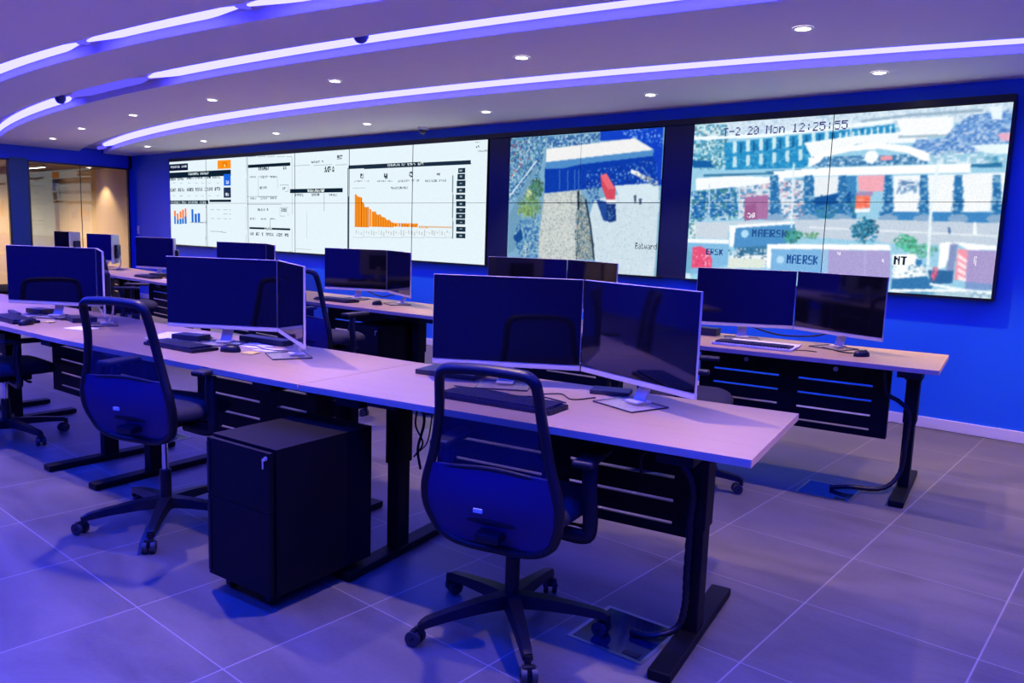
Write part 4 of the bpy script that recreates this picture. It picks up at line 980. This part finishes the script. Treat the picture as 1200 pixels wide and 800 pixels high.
for i, (F, r_) in enumerate(ROWA): make_desk(1.82, .76, nameA[i], F, R(r_), pshift=(0, .13, .24, .2)[i], pz=(.045, .02, 0, 0)[i], skew=R(3.4) if i < 3 else 0)
for i, (F, r_) in enumerate(ROWB): make_desk(1.86, .76, nameB[i], F, R(r_), pz=-.005, knob=(i < 2), lu=.14, skew=R(2.6) if i < 6 else 0)

# ------------------------------------------------------------------ monitors
def make_monitor():
    t = thing('monitor', 'monitor', 'monitor', (0, 0, 0), 0, 'slim black computer monitors')
    w_, h_, z0 = .628, .358, .102
    MB().box((0, .008, z0+h_/2), (w_, .011, h_), bev=.002).build('housing', silver, t)
    MB().box((0, .0015, z0+h_/2), (w_-.004, .004, h_-.004), bev=.0008).build('screen', glossy, t)
    MB().box((0, .008, z0-.0105), (w_, .014, .022), bev=.002).build('chin', silver, t)
    MB().box((0, .036, z0+.14), (.30, .036, .18), bev=.014).build('rear_cover', blackp, t)
    b = MB(); P = [(.06, .19), (.075, .12), (.07, .06), (.045, .012)]
    b.grid([[(-.03, y, z), (.03, y, z)] for y, z in P], thick=.008); b.build('stand_neck', silver, t, smooth=40)
    b = MB(); b.box((0, -.005, .004), (.22, .19, .006)); o = b.build('stand_base', [acrylic, blackbox], t)
    for p in o.data.polygons:
        if abs(p.normal.z) < .5: p.material_index = 1
    MB().box((0, .035, .012), (.075, .075, .009), bev=.003).build('stand_foot', silver, o)
    return t
mon0 = make_monitor(); used = [False]
def put_monitor(loc, rz, label):
    if not used[0]: used[0] = True; mon0.location = loc; mon0.rotation_euler = (0, 0, rz); mon0['label'] = label; return mon0
    return dup(mon0, loc, rz, label)
def pair(F, rot, ju, jv, lab, al=21, ar=-26, which='LR'):
    J = world(F, rot, ju, jv)
    if 'L' in which:
        a = R(rot+al); put_monitor((J[0]-.316*math.cos(a), J[1]-.316*math.sin(a), DZ), a, 'left monitor '+lab)
    if 'R' in which:
        a = R(rot+ar); put_monitor((J[0]+.316*math.cos(a), J[1]+.316*math.sin(a), DZ), a, 'right monitor '+lab)
pair(*ROWA[0], -.853, .635, 'of the black pair nearest the camera', 22)
pair(*ROWA[1], -.853, .62, 'of the black pair on the front row desk with the yellow note', 25, -30)
pair(*ROWA[2], -.80, .57, 'of the black pair at the left frame edge', 30, -23)
jb = [(-.90, .67), (-.78, .67), (-.83, .62), (-.85, .62), (-.98, .58), (-1.05, .6), (-1.1, .6)]
lb = ['of the pair in front of the blue wall, below the container picture', 'of the far pair seen just above the nearest monitors', 'of the far pair below the orange bar chart', 'of the far pair peeking over the second front pair', 'at the corner, in front of the blue wall left of the displays', 'of the pair before the glass partition, nearer the corner', 'of the leftmost pair in front of the glass partition']
for i, (F, r_) in enumerate(ROWB): pair(F, r_, *jb[i], lb[i])

# ------------------------------------------------------------------ chairs
def make_chair(lift=0):
    t = thing('office_chair', 'chair', 'chair', (0, 0, 0), 0, 'black mesh back office chairs on castors')
    # five star base
    b = MB(); b.cyl((0, 0, .07), (0, 0, .13), .034, .030, n=24); 
    for k in range(5):
        a = k*2*PI/5+.25; c, s_ = math.cos(a), math.sin(a)
        pts = [(.02, .108), (.12, .104), (.22, .094), (.30, .082), (.318, .074)]; hw = [.034, .028, .023, .019, .017]; hh = [.024, .020, .016, .014, .012]
        P = []
        for (r_, z), w_, q in zip(pts, hw, hh):
            P.append([(r_*1.085*c-x*s_, r_*1.085*s_+x*c, z+zz) for x, zz in ((-w_, -q), (w_, -q), (w_*.75, q), (-w_*.75, q), (-w_, -q))])
        b.grid(P); b.cyl((.345*c, .345*s_, .045), (.345*c, .345*s_, .082), .012, n=12)
    base = b.build('star_base', blackp, t, smooth=35)
    for k in range(5):
        a = k*2*PI/5+.25; p = Vector((.345*math.cos(a), .345*math.sin(a), 0)); sw = a+1.1+k*.9; d = Vector((math.cos(sw), math.sin(sw), 0)); q = Vector((-d.y, d.x, 0))*.022
        b = MB()
        for sg in (-1, 1):
            cc = p+q+Vector((0, 0, .027))+d*sg*.017; b.cyl(cc-d*.009, cc+d*.009, .027, n=20)
        b.cyl(p+q+Vector((0, 0, .027))-d*.03, p+q+Vector((0, 0, .027))+d*.03, .006, n=10, mi=1)
        b.box(p+q+Vector((0, 0, .044)), (.046, .022, .030), rz=sw, bev=.008, mi=1)
        b.build('caster', [grip, blackp], base, smooth=35)
    L = lift
    b = MB(); b.cyl((0, 0, .12), (0, 0, .26), .026, n=20, mi=1); b.cyl((0, 0, .25), (0, 0, .40+L), .014, n=16); b.build('gas_lift', [chrome, blackp], t, smooth=35)
    b = MB(); b.box((0, 0, .405+L), (.20, .26, .045), bev=.012); b.box((0, -.16, .41+L), (.09, .16, .03), bev=.008); b.cyl((.08, .05, .405+L), (.24, .06, .40+L), .006, n=8); b.box((.25, .06, .40+L), (.05, .02, .012), bev=.004); b.build('tilt_mechanism', blackp, t)
    # seat cushion
    rows = []; n = 22
    for i, (q, z) in enumerate([(0.02, .502), (.5, .506), (.8, .504), (.93, .494), (1, .475), (1, .452), (.94, .438), (.4, .43), (.02, .43)]):
        row = []
        for k in range(n+1):
            a = k*2*PI/n; c, s_ = math.cos(a), math.sin(a); x = abs(c)**.55*(1 if c > 0 else -1)*.245*q; y = abs(s_)**.55*(1 if s_ > 0 else -1)*.235*q
            x *= 1-.10*max(0, -y/.235); zz = z-.03*max(0, (y-.16)/.08)*(.5)
            row.append((x, y+.03, zz+L))
        rows.append(row)
    b = MB(); b.grid(rows); b.build('seat', fabric, t, smooth=60)
    # back: profile y(z), half width w(z)
    prof = [(.350, -.160, .10), (.370, -.166, .170), (.42, -.182, .218), (.49, -.204, .240), (.57, -.218, .238), (.68, -.222, .208), (.80, -.234, .185), (.88, -.250, .176), (.94, -.266, .170)]
    def yb(z): 
        zs = [p[0] for p in prof]; return float(np.interp(z, zs, [p[1] for p in prof]))
    def hw_(z): return float(np.interp(z, [p[0] for p in prof], [p[2] for p in prof]))
    side = [(hw_(z), yb(z), z+L) for z in (.42, .49, .57, .68, .80, .88, .93)]
    top = [(.165, -.271, .952+L), (.148, -.276, .968+L), (.118, -.278, .975+L), (0, -.280, .980+L)]
    bot = [(0, -.158, .350+L), (.09, -.160, .352+L), (.155, -.168, .366+L), (.198, -.175, .392+L)]
    half = bot+side+top; full = [Vector(p) for p in half]+[Vector((-p[0], p[1], p[2])) for p in half[-2:0:-1]]
    b = MB(); b.tube(spline(full+[full[0]], 3)[:-1], .019, n=10, closed=True, flat=(1.1, .85)); 
    b.tube(spline([(-hw_(.64)+.01, yb(.64)+.0, .628+L), (0, yb(.64)+.012, .64+L), (hw_(.64)-.01, yb(.64), .628+L)], 5), .009, n=8)
    bk = b.build('backrest_frame', blackp, t, smooth=60)
    zs = [.635+.337*i/10 for i in range(11)]
    b = MB(); b.grid([[((j/8-1)*hw_(min(z, .94))*.98 if 0 else (j/4-1)*min(hw_(min(z, .94)), .172+(.96-z)*.22)*.97, yb(min(z, .94))-(z-.94)*.18*(z > .94)+.018*(1-(j/4-1)**2), z+L) for j in range(9)] for z in zs]); b.build('mesh_back', netm, t, smooth=60)
    zs = [.356, .37, .39, .42, .47, .53, .59, .64]
    b = MB(); b.grid([[((j/5-1)*hw_(z)*(.97 if z > .38 else .88), yb(z)-.014+.022*(1-abs(j/5-1)**2)-(.016*math.sin(PI*(z-.355)/.29)*(1-abs(j/5-1)**3)), z+L) for j in range(11)] for z in zs], thick=.014)
    b.build('lumbar_shell', lumbarm, t, smooth=50)
    zt = .505+L
    MB().box((-.03, yb(.505)-.036, zt), (.032, .006, .014), bev=.001).build('label_tag', white, t)
    b = MB(); b.tube(spline([(0, -.10, .405+L), (0, -.15, .405+L), (0, -.168, .42+L), (0, -.178, .50+L)], 5), .018, n=10, flat=(1.3, .6)); b.build('back_bracket', blackp, t, smooth=50)
    for sg in (-1, 1):
        b = MB(); b.tube(spline([(sg*.12, .0, .395+L), (sg*.25, .0, .385+L), (sg*.28, -.0, .42+L), (sg*.275, -.01, .56+L), (sg*.272, .0, .64+L)], 5), .018, n=10, flat=(1, 1.5)); 
        ar = b.build('armrest', blackp, t, smooth=50)
        b = MB(); b.box((sg*.268, .035, .660+L), (.075, .24, .026), bev=.012, seg=3); b.build('arm_pad', rubber, ar, smooth=50)
    return t
chairs = {}
def put_chair(loc, deg, label, lift=0):
    k = round(lift, 2)
    if k not in chairs:
        c = make_chair(lift); c.location = (*loc, 0); c.rotation_euler = (0, 0, R(deg)); c['label'] = label; chairs[k] = c; return c
    return dup(chairs[k], (*loc, 0), R(deg), label)
put_chair((-1.70, 2.06), 17, 'black mesh back office chair closest to the camera, in front of the right desk', 0)
put_chair((-3.52, 1.68), 21, 'tall blue-black office chair left of the black pedestal, pushed to the second desk', .09)
put_chair((-5.62, 1.66), 0, 'dark office chair cut by the left frame edge', 0)
put_chair((-4.90, 3.60), 10, 'office chair seen behind the second pair of monitors, at the bar chart desk', .12)
put_chair((-8.25, 3.60), -34, 'office chair seen narrow in front of the glass partition, leaning left', .09)
put_chair((-2.08, 4.02), -70, 'office chair behind the nearest right monitor, its seat edge and castor showing', .05)

# ------------------------------------------------------------------ pedestals
def make_pedestal(loc, deg, label, w_=.37, d_=.50, h_=.555):
    t = thing('pedestal_cabinet', label, 'cabinet', (*loc, 0), R(deg), 'black mobile pedestals'); z = .06
    b = MB(); b.box((-w_/2, d_/2+.01, z+h_/2), (w_, d_-.02, h_), bev=.003); b.build('body', blackm, t)
    zz = z+.004
    for hh in (.315, .225):
        dr = MB().box((-w_/2, .002, zz+hh/2), (w_-.006, .018, hh), bev=.002).build('drawer', blackm, t)
        MB().box((-w_+.012, -.006, zz+hh/2), (.016, .01, hh-.03), bev=.003).build('pull', blackp, dr); zz += hh+.002
    b = MB(); b.cyl((-.022, -.006, z+h_-.03), (-.022, -.012, z+h_-.03), .008, n=16); b.box((-.022, -.018, z+h_-.032), (.003, .014, .010)); b.box((-.022, -.022, z+h_-.05), (.002, .005, .03)); b.build('lock', silver, t)
    for x in (-w_+.06, -.075):
        for y in (.06, d_-.13):
            b = MB(); b.cyl((x-.012, y, .026), (x+.012, y, .026), .026, n=18); b.box((x, y, .052), (.03, .04, .02), bev=.003); b.build('caster', blackp, t, smooth=35)
    return t
make_pedestal((-2.375, 1.515), 6, 'black mobile pedestal standing in the foreground left of the front chair')
make_pedestal((-4.93, 4.15), 4, 'black pedestal under the far desk below the orange bar chart', .37, .37)

# ------------------------------------------------------------------ desk items
def keyboard(F, rot, u, v, label, da=0, pale=False, w_=.44):
    p = world(F, rot, u, v, DZ); t = thing('keyboard', label, 'keyboard', p, R(rot+da), 'keyboards on the desks')
    b = MB(); b.box((0, 0, .009), (w_, .15, .016), bev=.004); b.build('body', keyw if pale else blackp, t)
    b = MB()
    for r_ in range(5):
        x = -w_/2+.02
        while x < w_/2-.03:
            kw = .0165 if not (r_ == 0 and abs(x+.05) < .05) else .0165
            b.box((x+.008, -.058+r_*.026, .022), (kw, .020, .010)); x += .0195
    b.build('keys', keym, t); return t
def mouse(F, rot, u, v, label, da=0):
    p = world(F, rot, u, v, DZ); t = thing('mouse', label, 'mouse', p, R(rot+da), 'computer mice on the desks')
    b = MB(); rows = []
    for q, z in ((1, .001), (1.0, .010), (.93, .022), (.75, .031), (.4, .036), (.02, .037)):
        rows.append([(.031*q*math.cos(a), .054*q*math.sin(a)*(1 if math.sin(a) > 0 else .95), z) for a in [k*2*PI/20 for k in range(21)]])
    b.grid(rows); b.build('shell', blackp, t, smooth=60); MB().cyl((-.004, .028, .031), (.004, .028, .031), .008, n=14).build('wheel', grip, t, smooth=40)
    return t
def cable(F, rot, pts, label, r_=.0025, name='cable', cat='cable', m=None, group=None, z=None):
    P = [world(F, rot, *p) for p in pts]; o = MB().tube(spline(P, 6), r_, n=6).build(name, m or blackp, smooth=60); tag(o, label, cat, group); return o
def slab(F, rot, u, v, dims, name, label, cat, m, da=0, z0=0, bev=.003):
    p = world(F, rot, u, v, DZ+z0); o = MB().box((0, 0, dims[2]/2), dims, bev=min(bev, dims[2]/2.5)).build(name, m); o.location = p; o.rotation_euler = (0, 0, R(rot+da)); tag(o, label, cat); return o
A1, A2, A3, A4 = ROWA; B1, B2, B3, B4, B5, B6, B7 = ROWB
keyboard(*A1, -.985, .215, 'black keyboard on the nearest desk, seen through the front chair back', -1, w_=.50)
slab(*A1, -1.46, .60, (.30, .17, .022), 'docking_station', 'flat black dock behind the front chair, under the nearest left monitor', 'dock', blackbox, 4)
slab(*A1, -.72, .66, (.16, .10, .018), 'power_adapter', 'black power adapter lying between the two nearest monitors', 'adapter', blackbox, 12)
for i, pts in enumerate(([(-1.0, .53), (-.95, .44), (-.87, .50), (-.79, .43), (-.73, .52)], [(-1.2, .365), (-1.1, .375), (-.98, .36), (-.9, .40), (-.78, .36)], [(-1.3, .37), (-1.15, .38), (-1.05, .36), (-1.0, .33), (-.98, .29)])):
    cable(*A1, [(u, v, DZ+.004) for u, v in pts], ['thin black cable looping across the nearest desk behind the keyboard', 'thin black cable lying crosswise on the nearest desk', 'keyboard cable running back from the nearest keyboard'][i])
keyboard(*A2, -1.17, .26, 'black keyboard on the second desk, beside the tall blue-black chair', 0, w_=.42)
mouse(*A2, -.89, .35, 'black mouse beside the yellow note', -60)
slab(*A2, -.775, .385, (.07, .07, .006), 'sticky_note', 'small yellow note pad on the second desk', 'note', yellow, 20)
slab(*A2, -1.58, .50, (.21, .297, .003), 'paper_sheet', 'white paper sheet left of the keyboard on the second desk', 'paper', paper, 35)
slab(*A2, -1.40, .48, (.18, .10, .03), 'phone_dock', 'small dark device with a pale face behind the keyboard of the second desk', 'device', blackbox, 15)
slab(*A2, -.96, .56, (.16, .12, .004), 'document', 'pale bluish document lying under the left monitor of the second desk', 'paper', paper, -8)
slab(*A2, -.80, .51, (.12, .10, .004), 'document', 'printed sheet beside the monitor foot on the second desk', 'paper', paper, 10)
slab(*A2, -1.02, .68, (.34, .08, .03), 'power_strip', 'long black power strip behind the monitors of the second desk', 'power strip', blackbox, 2)
for i, pts in enumerate(([(-1.5, .6), (-1.35, .58), (-1.3, .5), (-1.15, .52)], [(-1.3, .62), (-1.1, .48), (-.95, .55), (-.8, .5), (-.6, .58)])):
    cable(*A2, [(u, v, DZ+.006) for u, v in pts], ['black cable curling beside the device on the second desk', 'long thin cable crossing the second desk under the monitors'][i])
keyboard(*A3, -1.02, .16, 'dark keyboard at the left frame edge', -4)
mouse(*A3, -.75, .12, 'black mouse in front of the left edge keyboard', 30)
slab(*A3, -.80, .27, (.07, .05, .008), 'sticky_note', 'pale yellow note beside the left edge keyboard', 'note', yellow, 5)
slab(*A3, -.38, .27, (.16, .11, .006), 'notepad', 'thin pale notepad near the right end of the left edge desk', 'notepad', paper, 15)
slab(*A3, -.77, .45, (.20, .14, .03), 'desk_phone', 'black desk telephone base on the left edge desk, right of its monitors', 'phone', blackbox, -12)
slab(*A3, -1.38, .46, (.16, .10, .03), 'device_box', 'small black box left of the monitor foot on the left edge desk', 'box', blackbox, 10)
slab(*A3, -1.38, .30, (.24, .03, .02), 'headset_band', 'dark folded headset band under the left edge monitors', 'headset', blackbox, -10)
for i, pts in enumerate(([(-1.35, .42), (-1.25, .46), (-1.1, .40), (-.95, .38), (-.85, .42), (-.7, .40)], [(-.9, .35), (-.8, .45), (-.7, .38), (-.55, .42)], [(-1.3, .35), (-1.2, .50), (-1.05, .52)], [(-.95, .52), (-.85, .36), (-.72, .47), (-.6, .40), (-.45, .48)])):
    cable(*A3, [(u, v, DZ+.006) for u, v in pts], ['black cable snaking behind the left edge keyboard', 'short curled cable beside the desk telephone', 'cable bent around the headset band at the left edge', 'tangled cable reaching from the left edge monitors to the telephone'][i], .003)
keyboard(*B1, -1.02, .20, 'pale framed keyboard on the desk beside the blue wall', 0, True, w_=.48)
slab(*B1, -1.0, .37, (.42, .14, .014), 'document_tray', 'pale flat tray behind the keyboard of the desk beside the blue wall', 'tray', white, 0)
mouse(*B1, -.42, .27, 'round dark mouse on the desk beside the blue wall', -40)
slab(*B1, -1.47, .60, (.20, .10, .05), 'docking_station', 'black box at the left of the desk beside the blue wall', 'dock', blackbox, 0)
cable(*B1, [(-.68, .50, DZ+.004), (-.60, .42, DZ+.004), (-.55, .36, DZ+.004), (-.48, .30, DZ+.01), (-.43, .31, DZ+.02)], 'dotted looking cable curling to the round mouse', .004)
cable(*B1, [(-.78, .22, DZ+.004), (-.72, .25, DZ+.004), (-.66, .24, DZ+.004)], 'short dark cable end right of the far right keyboard', .003)
cable(*B1, [(-1.25, .70, DZ+.10), (-1.1, .71, DZ+.05), (-.95, .72, DZ+.03), (-.75, .72, DZ+.05), (-.65, .71, DZ+.10)], 'thick black monitor cable sagging behind the pair beside the blue wall', .006)
keyboard(*B3, -1.07, .24, 'dark keyboard on the far desk below the bar chart', 0)
mouse(*B3, -.61, .30, 'dark mouse on the far desk below the bar chart', 0)
cable(*B3, [(-1.2, .68, DZ+.08), (-1.0, .70, DZ+.03), (-.85, .70, DZ+.05), (-.7, .68, DZ+.10)], 'dark cable behind the monitors below the bar chart', .006)
keyboard(*B5, -.85, .20, 'dark keyboard on the corner desk', 0)
slab(*B5, -.99, .40, (.20, .15, .04), 'desk_phone', 'dark desk telephone on the corner desk', 'phone', blackbox, 10)
slab(*B5, -.40, .33, (.2, .28, .004), 'paper_sheet', 'white paper on the corner desk', 'paper', paper, 10)
keyboard(*B6, -.9, .20, 'dark keyboard on the desk before the glass partition', 0)

# ------------------------------------------------------------------ floor boxes and conduits
def floor_box(loc, deg, label):
    t = thing('floor_box', label, 'floor outlet', (*loc, 0), R(deg), 'floor outlet boxes under the desks')
    b = MB()
    for x, y, w_, d_ in ((0, .142, .298, .014), (0, -.142, .298, .014), (.142, 0, .014, .27), (-.142, 0, .014, .27)): b.box((x, y, .0015), (w_, d_, .003))
    b.build('frame', steel, t); l = MB().box((0, 0, .001), (.269, .269, .002)).build('lid', boxblue, t)
    MB().box((.09, -.11, .003), (.06, .03, .002)).build('flap', blackp, l); return t
floor_box((-1.37, 2.30), 3, 'glossy square floor outlet near the castors of the front chair')
floor_box((-1.40, 4.53), 4, 'blue floor outlet under the desk beside the blue wall')
floor_box((-5.0, 2.35), 5, 'floor outlet under the left desks behind the leg'); floor_box((-2.55, 2.85), 10, 'floor outlet seen under the nearest desk left of the front chair')
def conduit(F, rot, pts, label):
    P = spline([world(F, rot, *p) for p in pts], 8); b = MB(); r_ = [.012+.0025*(i % 2) for i in range(len(P))]
    b.tube(P, r_, n=8); o = b.build('cable_conduit', blackp, smooth=50); tag(o, label, 'conduit', 'ribbed cable conduits'); return o
conduit(*A1, [(-.42, .22, .014), (-.34, .22, .022), (-.27, .27, .05), (-.25, .285, .13), (-.25, .285, .25), (-.25, .285, .42), (-.25, .275, .58), (-.32, .25, .69)], 'ribbed black conduit rising along the leg of the nearest desk')
cable(*A1, [(-.34, .24, .71), (-.40, .22, .68), (-.42, .22, .64), (-.415, .23, .59)], 'short beaded cable hanging beneath the nearest desk', .005)
conduit(*B1, [(-.50, .10, .012), (-.40, .12, .03), (-.24, .20, .03), (-.16, .27, .12), (-.145, .285, .30), (-.145, .285, .47), (-.20, .29, .53), (-.27, .30, .57), (-.29, .28, .70)], 'ribbed conduit along the right leg of the desk beside the blue wall')
cable(*A1, [(-1.42, .30, .72), (-1.40, .30, .62), (-1.43, .30, .50), (-1.40, .28, .42)], 'bundle of black wires hanging beneath the left part of the nearest desk', .006)
cable(*A1, [(-1.44, .33, .72), (-1.46, .32, .60), (-1.42, .32, .52), (-1.45, .30, .46)], 'second thin wire hanging beside the bundle below the nearest desk', .004)
cable(*A1, [(-1.38, .33, .72), (-1.36, .30, .66), (-1.38, .30, .54), (-1.42, .30, .49)], 'wire loop hanging right of the bundle below the nearest desk', .003)
